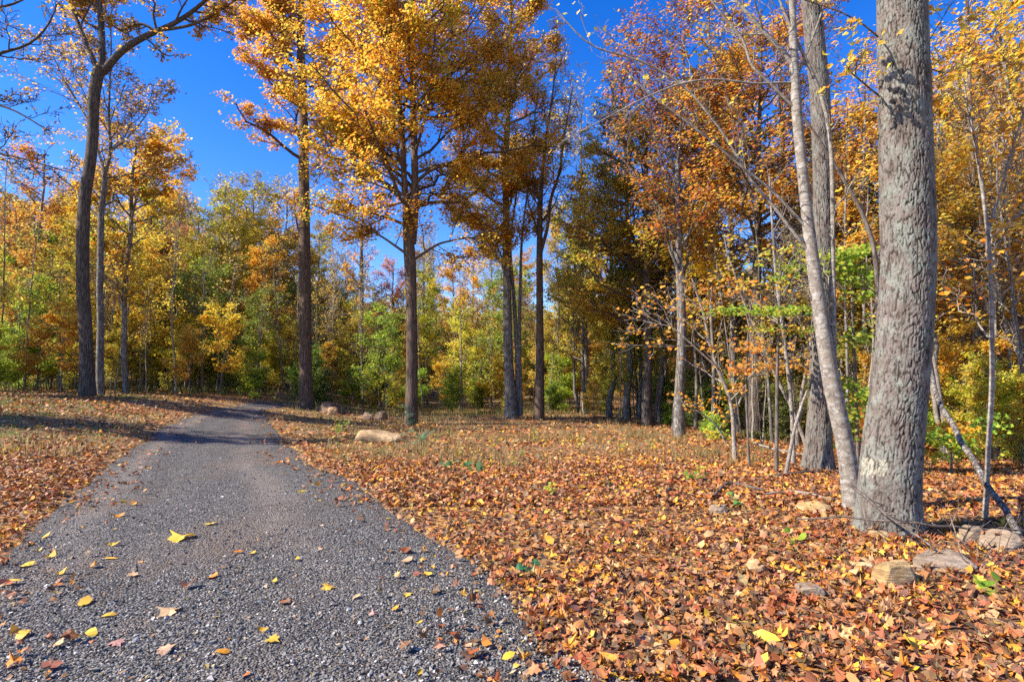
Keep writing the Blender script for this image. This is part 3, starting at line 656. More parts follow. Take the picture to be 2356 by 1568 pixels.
# ---- near trees on the right, with modelled bark
def fat_trunk(rows, d, base, cell, depth, blaze=None, na=220, dz=.009, lean=0):
    """rows: (x, y, width) in the photograph; returns mesh data relative to base with furrowed bark plates"""
    P = np.array([pt(a, b, d) for a, b, _ in rows]); r = np.array([q[2] for q in rows]) * .5 / FPX * d * d / np.hypot(P[:, 0], d)
    P[0, 2] = base[2] - .2
    n = int((P[-1, 2] - P[0, 2]) / dz); Q, rr = resample(P, r, n)
    hz = Q[:, 2] - base[2]
    th = np.arange(na) / na * 2 * np.pi; per = max(6, int(round(2 * np.pi * r.mean() / cell[0])))
    TH, HZ = np.meshgrid(th, hz); rmean = rr[:, None]
    wx = np.stack([np.cos(TH) * 1.6, np.sin(TH) * 1.6, HZ * 1.4], -1)
    wob = fbm(wx * 2.2, 61, 3)
    k9 = 9.0 / cell[0] * .035
    w1 = fbm(wx * np.array([k9, k9, 5]), 68, 3); w2 = fbm(wx * np.array([k9, k9, 6]), 69, 3)
    u = TH / (2 * np.pi) * per + 1.5 * wob + 1.1 * w1; v = HZ / cell[1] + 1.2 * fbm(wx * 1.7, 62, 3) + .9 * w2
    e = worley(u, v, per, 7); e2 = worley(u * 2, v * 2.1, per * 2, 9)
    pres = smooth(-.16, .12, fbm(wx * 6, 70, 3)); wid = .10 + .20 * pres
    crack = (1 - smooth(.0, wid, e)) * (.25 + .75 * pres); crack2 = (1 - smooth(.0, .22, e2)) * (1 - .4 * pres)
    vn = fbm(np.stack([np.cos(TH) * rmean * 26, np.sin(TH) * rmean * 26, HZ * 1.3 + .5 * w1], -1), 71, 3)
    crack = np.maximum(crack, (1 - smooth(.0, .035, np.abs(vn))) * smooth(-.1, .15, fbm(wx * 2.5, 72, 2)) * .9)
    rad = rmean * (1 + .05 * fbm(wx * .8, 63, 2) * 2) - depth * crack - depth * .35 * crack2 + depth * .9 * fbm(wx * 11, 64, 4)
    flare = np.exp(-np.maximum(hz, 0) / .28)[:, None]
    rad = rad + rmean * flare * (.12 + .14 * np.cos(TH * 5 + 1.0 + 3 * wob))
    V = np.stack([Q[:, 0:1] + rad * np.cos(TH) - base[0], Q[:, 1:2] + rad * np.sin(TH) - base[1], Q[:, 2:3] - base[2] + 0 * TH], -1)
    I = np.arange(n * na).reshape(n, na); J = np.roll(I, -1, 1)
    F = np.stack([I[:-1], J[:-1], J[1:], I[1:]], -1).reshape(-1, 4)
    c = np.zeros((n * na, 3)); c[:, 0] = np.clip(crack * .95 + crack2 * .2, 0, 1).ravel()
    if blaze is not None:
        b0, b1, a0, a1 = blaze
        ang = np.degrees(TH); n_ = .06 * vnoise(wx * 12, 66); k = smooth(b0, b0 + .02, HZ + n_) * smooth(b1, b1 - .02, HZ + n_) * smooth(a0, a0 + 6, ang + 120 * n_) * smooth(a1, a1 - 6, ang + 120 * n_)
        c[:, 1] = (k * smooth(.25, .6, vnoise(wx * 26, 67) * .6 + .4 * vnoise(wx * 60, 68)) * (1 - crack * .9)).ravel()
    return V.reshape(-1, 3), F, c, (Q - base, rr)

def near_tree(name, label, rows, cell, depth, mat, limbs=(), spec=None, leaf=None, blaze=None, d=None):
    base = at(*rows[0][:2]); d = base[1] + .25 if d is None else d
    V, F, c, st = fat_trunk(rows, d, base, cell, depth, blaze)
    t_ = thing(name, label, 'tree', base)
    link('trunk', mesh('trunk', V, F, M[mat], c, True), t_)
    if limbs:
        stems = []
        for s in limbs:
            P = np.array([pt(q[0], q[1], d + (q[3] if len(q) > 3 else 0)) for q in s]) - base; r = np.array([q[2] for q in s]) * .5 / FPX * d * .8
            stems.append(resample(P, r, 18))
        lv = grow(stems, spec); V, F = wood(stems, lv); link('branch', mesh('branch', V, F, M['grey_bark'], None, True), t_)
        if leaf:
            V, F, c = join([crown_leaves((lv[2][0], lv[2][2]), **q) for q in leaf]); link('crown', mesh('crown', V, F, M['leaf'], c), t_)
    return t_, base, d

near_tree('big_tree', 'thickest trunk, grey and deeply furrowed, with a cream paint patch near its foot',
    [(2046, 1240, 150), (2045, 1180, 146), (2047, 1100, 142), (2055, 1000, 141), (2068, 900, 139), (2078, 800, 137), (2087, 680, 136), (2090, 600, 135), (2085, 400, 134), (2080, 200, 131), (2074, 0, 128), (2070, -260, 120), (2064, -700, 100)],
    (.031, .13), .014, 'plate_bark',
    limbs=[[(2020, 85, 6), (1985, 55, 5, -.2), (1940, 30, 4, -.3), (1890, 12, 3, -.5), (1850, 0, 3, -.6)],
           [(2024, 222, 6), (1985, 190, 5, -.2), (1955, 165, 4, -.3), (1948, 150, 3, -.3)],
           [(2140, 90, 4), (2170, 40, 3, .2), (2200, -10, 2, .3)], [(2146, 160, 4, 0), (2175, 170, 3, -.2), (2215, 150, 2, -.3), (2240, 130, 2, -.3)]],
    spec=dict(t=(.2, 1), n1=7, len=.55, n2=5, n3=3, ang=50, rmin=.0015, flat=.8),
    leaf=[L(130, .085, YE, kind='star', sig=.05, flat=.3), L(40, .085, OR, kind='star', sig=.05, flat=.3)], blaze=(.64, .84, 165, 240))
near_tree('ash_tree', 'mid-sized grey ridged trunk directly behind the white-barked leaning stems',
    [(1882, 1088, 78), (1882, 1060, 70), (1884, 1000, 60), (1888, 900, 56), (1893, 700, 50), (1894, 540, 49), (1893, 400, 48), (1886, 200, 49), (1875, 100, 50), (1866, 0, 49), (1855, -200, 44), (1850, -560, 34)],
    (.034, .22), .014, 'ash_bark', blaze=None)

def polytree(name, label, cat, stems_px, bark, spec=None, leaf=None, d=None, wob=.05, flare=1.1):
    return hero(name, label, stems_px, spec or None, bark, leaf, cat, d=d, wob=wob, flare=flare)

polytree('birch_tree', 'white-barked leaning clump of stems with long bare branches, between the two grey trunks', 'tree',
    [[(1966, 1186, 50), (1960, 1100, 45), (1941, 1000, 43), (1916, 900, 44), (1898, 800, 40), (1886, 700, 36), (1864, 560, 31), (1847, 400, 27), (1832, 260, 26), (1828, 180, 25), (1823, 60, 20), (1822, -60, 17), (1818, -300, 12)],
     [(1948, 1190, 15), (1936, 1080, 12), (1926, 1000, 12), (1921, 900, 12), (1917, 780, 13), (1915, 600, 12), (1914, 400, 11), (1908, 280, 10), (1882, 190, 9), (1835, 100, 8), (1800, 30, 7), (1770, -60, 5)],
     [(1832, 160, 15), (1806, 125, 13), (1782, 98, 12), (1754, 70, 11), (1694, 0, 9), (1630, -90, 6)],
     [(1822, 191, 7), (1771, 189, 6), (1754, 196, 6), (1642, 180, 5), (1565, 191, 5), (1480, 226, 4), (1372, 284, 3), (1291, 326, 2)],
     [(1830, 250, 8), (1780, 200, 8), (1726, 150, 7), (1712, 91, 7), (1670, 46, 6), (1635, 0, 5), (1600, -60, 3)],
     [(1876, 545, 8), (1775, 435, 8), (1712, 389, 7), (1650, 335, 6), (1579, 280, 5), (1484, 210, 4), (1424, 147, 2)],
     [(1880, 600, 8), (1834, 547, 9), (1768, 456, 8), (1719, 413, 7), (1701, 364, 6), (1659, 298, 6), (1572, 189, 5), (1473, 137, 5), (1421, 121, 4), (1365, 116, 4), (1310, 60, 3), (1281, 21, 2)],
     [(1830, 170, 7), (1850, 140, 6), (1880, 60, 5), (1900, 0, 4)]],
    'pale_bark', dict(t=[(.75, 1)] + [(.25, 1)] * 7, n1=[6, 9, 7, 7, 7, 8, 8, 5], len=[1.1, .8, .9, .7, .8, .9, .9, .7], n2=4, n3=2, ang=42, flat=.8, rmin=.0022, up=.1),
    L(110, .07, YE, kind='star', sig=.05), d=7.2)
polytree('leaning_sapling', 'thin dark stem crossing from behind the furrowed trunk up towards the white bark', 'tree',
    [[(2020, 1150, 12), (2018, 900, 12), (2014, 640, 12), (2008, 560, 12), (1973, 470, 11), (1938, 415, 9), (1903, 357, 8), (1870, 305, 6), (1843, 266, 4)]], 'twig', dict(t=(.3, 1), n1=9, len=.7, n2=4, n3=2, rmin=.002), None, d=8.2)

def stem(label, pts_, bark='grey_bark', spec='s', leaf=None, name='sapling', wob=.06, d=None):
    if spec == 's': spec = dict(t=(.4, 1), n1=14, len=1.3, n2=5, n3=3, ang=48, rmin=.0028, flat=.7, up=.1)
    return polytree(name, label, 'sapling', [pts_] if not isinstance(pts_[0], list) else pts_, bark, spec, leaf, wob=wob, d=d)
stem('straight dark slim stem just past the furrowed trunk', [(2249, 1060, 14), (2243, 900, 13), (2240, 700, 12), (2241, 540, 12), (2238, 380, 11), (2232, 200, 10), (2225, 0, 9), (2222, -100, 5)], 'brown_bark', leaf=L(700, .1, OR, sig=.12))
stem('white-ringed slender birch stem beside the straight dark slim stem', [[(2262, 1196, 14), (2272, 1108, 13), (2271, 1040, 13), (2280, 900, 14), (2276, 795, 13), (2273, 690, 12), (2268, 550, 11), (2250, 386, 10), (2232, 280, 8), (2215, 180, 5)], [(2272, 600, 9), (2271, 540, 9), (2296, 456, 9), (2324, 350, 8), (2355, 256, 7), (2390, 150, 5)]], 'pale_bark', leaf=L(700, .09, OR, sig=.1))
stem('short pale leaning stem broken off, beside the white-ringed birch', [(2211, 958, 15), (2206, 918, 14), (2213, 830, 14), (2232, 697, 12), (2250, 620, 9), (2262, 560, 7), (2275, 480, 4)], 'pale_bark')
stem('thin pale crooked stem at the photo edge beyond the leaning log', [(2356, 1060, 11), (2345, 865, 11), (2327, 707, 10), (2317, 550, 9), (2312, 400, 7), (2300, 250, 4)], 'pale_bark', leaf=L(900, .1, OR, sig=.12))
stem('wiry stem against the furrowed trunk on its far side', [(2185, 1010, 8), (2180, 865, 8), (2169, 767, 7), (2155, 665, 6), (2150, 560, 4)], 'pale_bark')
stem('forked wiry sapling bending outward in the middle of the clearing edge', [[(1691, 1058, 11), (1686, 953, 9), (1677, 907, 9), (1646, 841, 8), (1628, 785, 7), (1618, 725, 6), (1590, 640, 4)], [(1688, 960, 5), (1719, 876, 4), (1754, 841, 4), (1803, 818, 3), (1863, 821, 3)], [(1646, 841, 5), (1590, 790, 4), (1545, 750, 3), (1480, 740, 2)]],
     'pale_bark', spec=dict(t=(.3, 1), n1=12, len=1.5, n2=5, n3=3, ang=48, rmin=.003, flat=.5, up=.05), leaf=L(420, .1, OR, kind='star', sig=.08))
stem('upright pale sapling close beside the ridged ash trunk', [(1826, 1069, 10), (1821, 935, 10), (1803, 795, 9), (1790, 700, 8), (1782, 620, 7), (1779, 550, 6), (1770, 400, 4)], 'pale_bark')
stem('leaning pale sapling crossing in front of the upright one', [(1803, 1093, 9), (1828, 984, 8), (1842, 935, 7), (1856, 897, 4)], 'pale_bark', spec=None)
stem('thin sapling bowed low over the edge of the clearing', [(1677, 1026, 5), (1660, 995, 5), (1639, 967, 4), (1593, 939, 3), (1561, 921, 2)], 'pale_bark', spec=dict(t=(.3, 1), n1=6, len=.8, n2=4, n3=2, rmin=.003), leaf=L(120, .1, OR, kind='star', sig=.1))
stem('slim dark trunk glimpsed just before the ridged ash', [(1814, 990, 22), (1812, 860, 20), (1808, 700, 18), (1806, 500, 14), (1800, 300, 9), (1796, 150, 4)], 'oak_bark', spec=dict(t=(.35, 1), n1=22, len=2.6, n2=6, n3=4, ang=60, rmin=.004), leaf=L(5200, .115, OR + YE, sig=.12, clump=.3), name='slim_tree')
for lb, x, yb, yt, w_ in [('slim grey stem rising beside the furrowed trunk in the gap of blue sky', 1990, 1040, 120, 10), ('reddish thin stem beside the furrowed trunk, close to the white bark', 1946, 1050, 250, 8), ('spindly pole close past the olive layered tree', 1600, 990, 500, 7), ('thin pole between the patchy trunk and the wiry sapling', 1640, 1000, 420, 9)]:
    stem(lb, [(x, yb, w_ * 1.2), (x + 3, yb * .75 + yt * .25, w_), (x - 5, (yb + yt) / 2, w_ * .8), (x + 2, yt, w_ * .3)], 'grey_bark', leaf=L(1500, .1, YE + OR, sig=.12, clump=.3))

# layered sprays of leaves on thin saplings
def spray_sapling(label, trunk_px, boxes, d=None, bark='twig', name='sapling'):
    base = at(*trunk_px[0][:2]); d = d or base[1]
    P = np.array([pt(a, b, d) for a, b, _ in trunk_px]); P[0, 2] = base[2] - .05; r = np.array([q[2] for q in trunk_px]) * .5 / FPX * d
    Q, rr = resample(P, r, 16); t_ = thing(name, label, 'sapling', base)
    stems = [(Q - base, rr)]; parts = []
    for (x0, y0, x1, y1, n, size, pal, kind) in boxes:
        a, b = pt(x0, y0, d), pt(x1, y1, d); c = (a + b) / 2; e = np.abs(b - a) / 2
        k = np.argmin(np.abs(Q[:, 2] - c[2] + .25)); s0 = Q[k]
        far = c + (c - s0) * [.7, .7, 0] * min(1.0, e[0] / (np.linalg.norm(c - s0) + .01))
        mid = (s0 + c) / 2 + [0, 0, .06]
        stems.append(resample(np.array([s0, mid, c, far]) - base, np.array([rr[k] * .5, .004, .003, .002]), 10))
        nt_ = 10; tg = c + R.uniform(-1, 1, (nt_, 3)) * [e[0], max(e[0] * .5, .3), e[2]]
        for q in tg:
            w0 = s0 + (c - s0) * R.uniform(.3, 1); stems.append(resample(np.array([w0, (w0 + q) / 2 + [0, 0, .03], q]) - base, np.array([.003, .0022, .0015]), 6))
        pos = tg[R.integers(0, nt_, n)] + R.normal(0, 1, (n, 3)) * [e[0] * .38, max(e[0] * .25, .15), e[2] * .30]
        nrm = R.normal(0, .35, (n, 3)); nrm[:, 2] += 1.0; nrm[:, 1] -= .9; nrm[:, 0] -= .3
        parts.append(leaves(kind, pos - base, size * R.uniform(.7, 1.2, n), nrm, palette(n, pal, [1] * len(pal)), .35))
    V, F = wood(stems, [], (8, 4, 4, 3)); link('trunk', mesh('trunk', V, F, M[bark], None, True), t_)
    V, F, c = join(parts); link('crown', mesh('crown', V, F, M['leaf'], c), t_)
    return t_
spray_sapling('sapling with flat bright yellow-green leaf layers reaching the ridged ash trunk', [(1786, 1090, 9), (1788, 850, 7), (1792, 730, 5), (1796, 600, 3)],
    [(1655, 708, 1760, 724, 170, .085, LG, 'star'), (1750, 706, 1868, 728, 230, .085, LG, 'star'), (1735, 748, 1868, 770, 120, .085, LG + YE, 'star'), (1700, 570, 1860, 600, 90, .08, LG + YE, 'star'), (1770, 610, 1868, 650, 110, .08, LG, 'star'), (1690, 640, 1790, 680, 60, .08, YE, 'star')])
spray_sapling('sapling with pale orange clustered leaves before the thick dark shaded trunk', [(1724, 1075, 6), (1716, 900, 5), (1720, 780, 4), (1728, 700, 3)],
    [(1684, 780, 1734, 808, 46, .10, [(.72, .42, .08), (.75, .36, .06)], 'star'), (1676, 822, 1728, 866, 60, .10, [(.72, .42, .08), (.75, .36, .06)], 'star'), (1756, 838, 1808, 860, 40, .10, [(.75, .45, .07)], 'star'), (1690, 880, 1712, 900, 18, .09, [(.75, .40, .07)], 'star'), (1650, 650, 1760, 700, 60, .09, OR, 'star')])
spray_sapling('leafy light green sapling filling the gap between ash and furrowed trunk', [(1975, 1090, 8), (1970, 900, 7), (1962, 750, 6), (1958, 580, 4)],
    [(1900, 572, 1990, 600, 190, .11, LG, 'star'), (1900, 600, 2012, 640, 240, .11, LG, 'star'), (1940, 650, 2010, 690, 120, .11, LG, 'star'), (1946, 872, 1996, 912, 190, .10, LG, 'star'), (1935, 740, 2000, 800, 110, .11, GN, 'star'), (1935, 930, 2000, 1000, 200, .1, GN, 'star')], d=10.5)
spray_sapling('low yellow-green shrub just beyond the furrowed trunk', [(2190, 1092, 5), (2188, 1040, 4), (2180, 990, 3)],
    [(2127, 985, 2200, 1020, 150, .1, LG, 'star'), (2150, 1015, 2252, 1055, 200, .1, LG + YE, 'star'), (2150, 975, 2215, 1000, 160, .1, OR, 'star'), (2230, 950, 2310, 1000, 80, .1, LG, 'star')], name='shrub')
spray_sapling('small yellow-green seedling bush under the bowed sapling', [(1650, 1012, 4), (1650, 985, 3), (1652, 960, 2)],
    [(1625, 955, 1665, 985, 140, .1, LG, 'star'), (1630, 985, 1672, 1012, 140, .1, LG + YE, 'star')], name='shrub')

# leaning log and sticks, all resting on the ground
def stick(name, label, pts_, bark, lift=0.0, wob=.01, twigs=0, cat='stick'):
    P = []
    for k, q in enumerate(pts_):
        g_ = at(*q[:2]) if len(q) < 4 else pt(q[0], q[1], q[3]); g_ = np.array(g_)
        if len(q) < 4: g_[2] += .02 + lift
        P.append(g_)
    P = np.array(P); r = np.array([q[2] for q in pts_]) * .5 / FPX * P[:, 1] * .85
    Q, rr = resample(P, r, 26); Q = Q + np.stack([fbm(np.stack([np.arange(26) * .5, np.arange(26) * 0 + k + P[0, 0], np.zeros(26)], 1), 3, 2) for k in range(3)], 1) * wob * 4
    b = Q[0].copy(); stems = [(Q - b, rr)]; lv = []
    if twigs:
        Pq, Rq, lq = spawn(stems[0][0][None], rr[None], twigs, .2, 1, .4, 50, .6, .1, rs=.6); lv = [(Pq, np.maximum(Rq, .002), lq)]
    V, F = wood(stems, lv, (9, 4, 4, 3)); o_ = link(name, mesh(name, V, F, M[bark], None, True), label=label, category=cat); o_.location = b
    return o_
g0 = at(2356, 1250)
stick('leaning_log', 'bark-covered leaning log slanting down past the furrowed trunk', [(2372, 1290, 19, g0[1] - .1), (2352, 1246, 18, g0[1]), (2314, 1171, 17, g0[1] + .5), (2272, 1119, 16, g0[1] + 1.0), (2244, 1068, 15, g0[1] + 1.4), (2213, 1015, 15, g0[1] + 1.9), (2190, 977, 14, g0[1] + 2.2), (2159, 921, 12, g0[1] + 2.7), (2139, 850, 15, g0[1] + 3.3), (2120, 780, 12, g0[1] + 3.8)], 'grey_bark', cat='log')
stick('fallen_branch', 'long thin fallen branch lying across the foot of the furrowed trunk', [(1836, 1192, 4, 6.3), (1923, 1188, 5, 6.1), (2007, 1192, 7, 5.9), (2112, 1204, 7, 5.7), (2216, 1214, 6, 5.8), (2352, 1218, 5, 5.9), (2420, 1222, 4, 6.0)], 'twig', twigs=10, cat='branch')
stick('fallen_branch', 'dark branch slanting down across the front of the furrowed trunk', [(1955, 1112, 8, 5.9), (2000, 1150, 9, 5.75), (2042, 1185, 8, 5.6), (2098, 1222, 6, 5.35), (2150, 1262, 4, 5.05)], 'twig', twigs=8, cat='branch')
stick('fallen_branch', 'pale peeled branch lying in the leaves before the white-barked stems', [(1754, 1143, 7), (1824, 1136, 12), (1880, 1146, 13), (1907, 1156, 9), (1930, 1152, 4)], 'pale_bark', .02, cat='branch')
stick('fallen_branch', 'arched weathered stick in the leaf litter near the brown rock', [(1642, 1152, 6), (1667, 1124, 7), (1691, 1119, 8), (1736, 1133, 7), (1761, 1137, 4)], 'twig', .05, cat='branch')
stick('fallen_branch', 'thin grey branch lying at the foot of the ridged ash', [(1740, 1106, 3), (1841, 1092, 5), (1925, 1091, 4)], 'twig', .04, twigs=5, cat='branch')
stick('fallen_branch', 'short dark broken stick alone in the open leaf litter', [(1508, 1152, 7), (1530, 1140, 9), (1553, 1125, 6)], 'oak_bark', .03, cat='branch')
stick('fallen_branch', 'straight pale pole fallen at the wood edge beside the wiry sapling', [(1734, 1018, 5, 13.0), (1780, 1032, 5, 12.4), (1850, 1046, 4, 11.9)], 'pale_bark', cat='branch')
stick('fallen_branch', 'thin twig lying near the smallest grey gravel corner of the road', [(640, 1500, 2), (700, 1462, 3), (762, 1420, 2)], 'twig', .0, .004, cat='branch')
# tangle of dead stems beside the grey slab
tp = []
for k in range(34):
    a = at(R.uniform(2150, 2330), R.uniform(1262, 1320)); q = a + [R.normal(0, .25), R.normal(0, .12), R.uniform(.08, .38)]
    tp.append(resample(np.array([a, (a + q) / 2 + R.normal(0, .03, 3), q]), np.array([.004, .003, .002]), 6))
for k in range(26):
    a = at(R.uniform(1930, 2100), R.uniform(1220, 1262)); q = a + [R.normal(0, .10), R.normal(0, .08), R.uniform(.08, .3)]
    tp.append(resample(np.array([a, (a + q) / 2 + R.normal(0, .02, 3), q]), np.array([.003, .0025, .0015]), 6))
V, F = wood(tp, [], (4, 4, 4, 3)); link('dead_stems', mesh('dead_stems', V, F, M['twig'], None, True), kind='stuff', label='tangle of dead dry stems around the grey slab', category='dead stems')

# ---- rocks
ROCKS = []
def rock(label, x0, y0, x1, y1, mat, seed, flat=.5, deep=.7, name='rock', rough=.05, yaw=0):
    """from the picture: its left, top, right and ground line"""
    rs = np.random.default_rng(seed); b = at((x0 + x1) / 2, y1 - (y1 - y0) * .25); d = b[1]
    wd = (x1 - x0) / FPX * d; hh = (y1 - y0) / FPX * d * flat
    bm = bmesh.new(); pts_ = rs.normal(size=(22, 3)); pts_ /= np.linalg.norm(pts_, axis=1, keepdims=True); pts_ = np.sign(pts_) * np.abs(pts_) ** .7
    pts_ *= [wd * .5, wd * .5 * deep, hh]
    for q in pts_: bm.verts.new(q)
    bmesh.ops.convex_hull(bm, input=bm.verts); bmesh.ops.delete(bm, geom=[v for v in bm.verts if not v.link_faces], context='VERTS')
    bmesh.ops.bevel(bm, geom=bm.edges[:], offset=wd * .02, segments=1, affect='EDGES')
    bmesh.ops.triangulate(bm, faces=bm.faces[:]); bmesh.ops.subdivide_edges(bm, edges=bm.edges[:], cuts=3, use_grid_fill=True)
    co_ = np.array([v.co[:] for v in bm.verts]); nn = np.array([v.normal[:] for v in bm.verts])
    co_ = co_ + nn * (fbm(co_ / wd * 5 + seed, seed, 4) * rough * 2 * wd)[:, None]
    for v, q in zip(bm.verts, co_): v.co = q
    me = bpy.data.meshes.new(name); bm.to_mesh(me); bm.free(); me.materials.append(M[mat])
    ROCKS.append((b, wd, wd * deep, hh)); o_ = link(name, me, label=label, category='rock'); o_.location = (b[0], b[1], b[2] + hh * .30); o_.rotation_euler = (rs.uniform(-.1, .1), rs.uniform(-.1, .1), yaw)
    return o_
rock('long flat tan boulder between the road and the split maple', 814, 988, 938, 1024, 'tan_rock', 3, .55, .5, 'boulder', .03, -.15)
rock('brown rounded boulder nearest the foot of the brown hollow trunk', 733, 928, 768, 956, 'brown_rock', 4, .7, .8, 'boulder')
rock('brown boulder beside the broken pale stones past the hollow trunk', 762, 930, 797, 956, 'brown_rock', 5, .7, .8, 'boulder')
rock('broken pale stone wedged between two brown boulders', 752, 940, 778, 960, 'tan_rock', 6, .8, .6)
rock('low brown boulder in the dry grass, nearer the long tan one', 834, 948, 868, 972, 'brown_rock', 7, .7, .8, 'boulder')
rock('dark brown boulder touching the low one, closest to the split maple', 862, 948, 892, 972, 'brown_rock', 8, .7, .8, 'boulder')
rock('small grey rock at the road bend before the hollow trunk', 632, 906, 668, 922, 'brown_rock', 9, .9, .8)
rock('large flat grey-tan slab in front of the furrowed trunk', 2086, 1250, 2236, 1322, 'grey_rock', 10, .42, .75, 'boulder', .03, -.35)
rock('ochre blocky rock with pale streaks below the grey slab', 1990, 1276, 2098, 1362, 'ochre_rock', 24, .55, .85, 'boulder', .03, .3)
rock('small ochre rock buried beside the ochre block', 1948, 1280, 2012, 1312, 'ochre_rock', 12, .5, .8)
rock('pointed tan rock at the foot of the furrowed trunk', 2000, 1222, 2046, 1250, 'tan_rock', 13, .7, .8)
rock('rounded tan rock half buried in leaves below the ochre block', 1832, 1338, 1894, 1384, 'grey_rock', 14, .5, .9)
rock('upright tan rock alone in the middle of the leaves', 1717, 1288, 1760, 1334, 'tan_rock', 15, .6, .8)
rock('low orange-tan rock beside the pale peeled branch', 1826, 1156, 1912, 1188, 'ochre_rock', 16, .6, .7)
rock('brown rock beside the arched weathered stick', 1630, 1164, 1680, 1188, 'grey_rock', 17, .7, .8)
rock('grey rock in shade beside the leaning log', 2210, 1222, 2262, 1256, 'grey_rock', 18, .9, .8)
rock('dark stone overhanging a hollow beyond the grey slab', 2262, 1232, 2345, 1276, 'grey_rock', 19, .8, .8)
rock('small flat brown rock lowest among the leaves', 1778, 1402, 1822, 1428, 'grey_rock', 20, .5, .8)

# leaves caught against the stones and drifted round the near trunks
ps = []
for (b, wd, dp_, hh) in ROCKS:
    if b[1] > 9: continue
    n = int(24 + 120 * wd * dp_); an = R.uniform(0, 2 * np.pi, n); q = R.uniform(.5, .78, n)
    x = b[0] + np.cos(an) * q * wd; y = b[1] + np.sin(an) * q * dp_; ps.append(np.stack([x, y, H(x, y) + .02 + .5 * hh * np.maximum(.68 - q, 0)], 1))
    n = 2 + int(4 * wd); x = b[0] + R.normal(0, wd * .2, n); y = b[1] + R.normal(0, dp_ * .2, n); ps.append(np.stack([x, y, H(x, y) + hh * .98], 1))
for bx, by, rr_ in ((2046, 1240, .34), (1882, 1088, .34), (1962, 1186, .16), (1948, 1190, .10)):
    b = at(bx, by); b[1] += .2; n = int(900 * rr_); an = R.uniform(0, 2 * np.pi, n); q = rr_ + np.abs(R.normal(0, .13, n)) + .02
    x = b[0] + np.cos(an) * q; y = b[1] + np.sin(an) * q; ps.append(np.stack([x, y, H(x, y) + .02 + .10 * np.exp(-(q - rr_) / .08) * R.uniform(.2, 1, n)], 1))
ps = np.vstack(ps); n = len(ps); nr = np.stack([R.normal(0, .45, n), R.normal(0, .45, n) - .2, np.ones(n)], 1)
k = R.uniform(0, 1, n) < .6
V, F, c = join([leaves('maple', ps[k], R.uniform(.045, .11, k.sum()), nr[k], palette(k.sum(), LP, LW), .7), leaves('oval', ps[~k], R.uniform(.045, .11, (~k).sum()), nr[~k], palette((~k).sum(), LP, LW), .7)])
link('drifted_leaves', mesh('drifted_leaves', V, F, M['litter'], c), kind='stuff', label='fallen leaves drifted against the stones and near trunk bases', category='leaf litter')

# ---- off-frame oak at the far left whose limbs reach into the picture
hero('overhanging_tree', 'dark twiggy limbs hanging in from beyond the picture edge, above the yellow trees',
     [[(-250, 935, 46), (-245, 700, 36), (-240, 400, 32), (-236, 150, 26), (-230, -100, 20), (-225, -400, 8)],
      [(-240, 300, 14), (-100, 180, 11, -1), (0, 118, 9, -1.5), (60, 108, 7, -1.5), (110, 60, 5, -1.5), (130, 10, 3, -1.5)],
      [(-240, 400, 12), (-100, 350, 9, -1), (0, 352, 6, -1.5), (80, 372, 4, -1.5), (170, 400, 2, -1.5)],
      [(-240, 250, 12), (-80, 220, 8, -2), (30, 250, 5, -2), (110, 300, 3, -2)], [(-236, 100, 14), (-100, 20, 9, -1), (20, 15, 7, -1), (90, -20, 4, -1)]],
     dict(t=[(.45, 1)] + [(.3, 1)] * 4, n1=[16, 12, 11, 10, 11], len=[3.4, 2.2, 1.7, 1.8, 2.0], n2=8, n3=4, ang=48, rmin=.006, flat=.9), 'oak_bark', L(2600, .10, [(.2, .13, .06), (.32, .2, .06), (.12, .1, .05)], sig=.08), base=np.array([-20.2, 18.5, float(H(-20.2, 18.5))]), d=18.5)

# ------------------------------------------------------------------ the woods behind
def proto(h, pal, nleaf, size, n1=40, ln=None, t=(.25, 1), ang=62, up=.12, w_=.16, stems=1, flat=.5, hue2=None, pw=.45, clump=.3, pal2=None, bark='grey_bark', sig=.22, n2=6, n3=4, seed=0, rmin=.012, kind='rhomb'):
    st = []
    for k in range(stems):
        z = np.linspace(0, h * (1 - .08 * k), 14); off = np.cumsum(R.normal(0, .035 * h / 14 * 2, (14, 2)), 0); off[:2] = 0
        lean = R.normal(0, .09, 2) * (k > 0); P = np.stack([off[:, 0] + lean[0] * z + k * .25, off[:, 1] + lean[1] * z, z - .15], 1)
        st.append((P, w_ * (1 - .3 * k) * (1 - .85 * z / h) ** .8 * (1 + .35 * np.exp(-z / .4))))
    lv = grow(st, dict(t=t, n1=n1, len=ln or h * .22, n2=n2, n3=n3, ang=ang, up=up, flat=flat, pw=pw, rmin=rmin))
    V, F = wood(st, lv, (7, 4, 3, 3)); me = mesh('trunk', V, F, M[bark], None, True)
    tw = (lv[2][0], lv[2][2]); lf = [crown_leaves(tw, **L(nleaf, size, pal, sig=sig, clump=clump, hue2=hue2, seed=seed))]
    if pal2: lf.append(crown_leaves(tw, **L(nleaf // 3, size, pal2, sig=sig, clump=clump, seed=seed + 1)))
    V, F, c = join(lf); return me, mesh('crown', V, F, M['leaf'], c), h
print('heroes done')
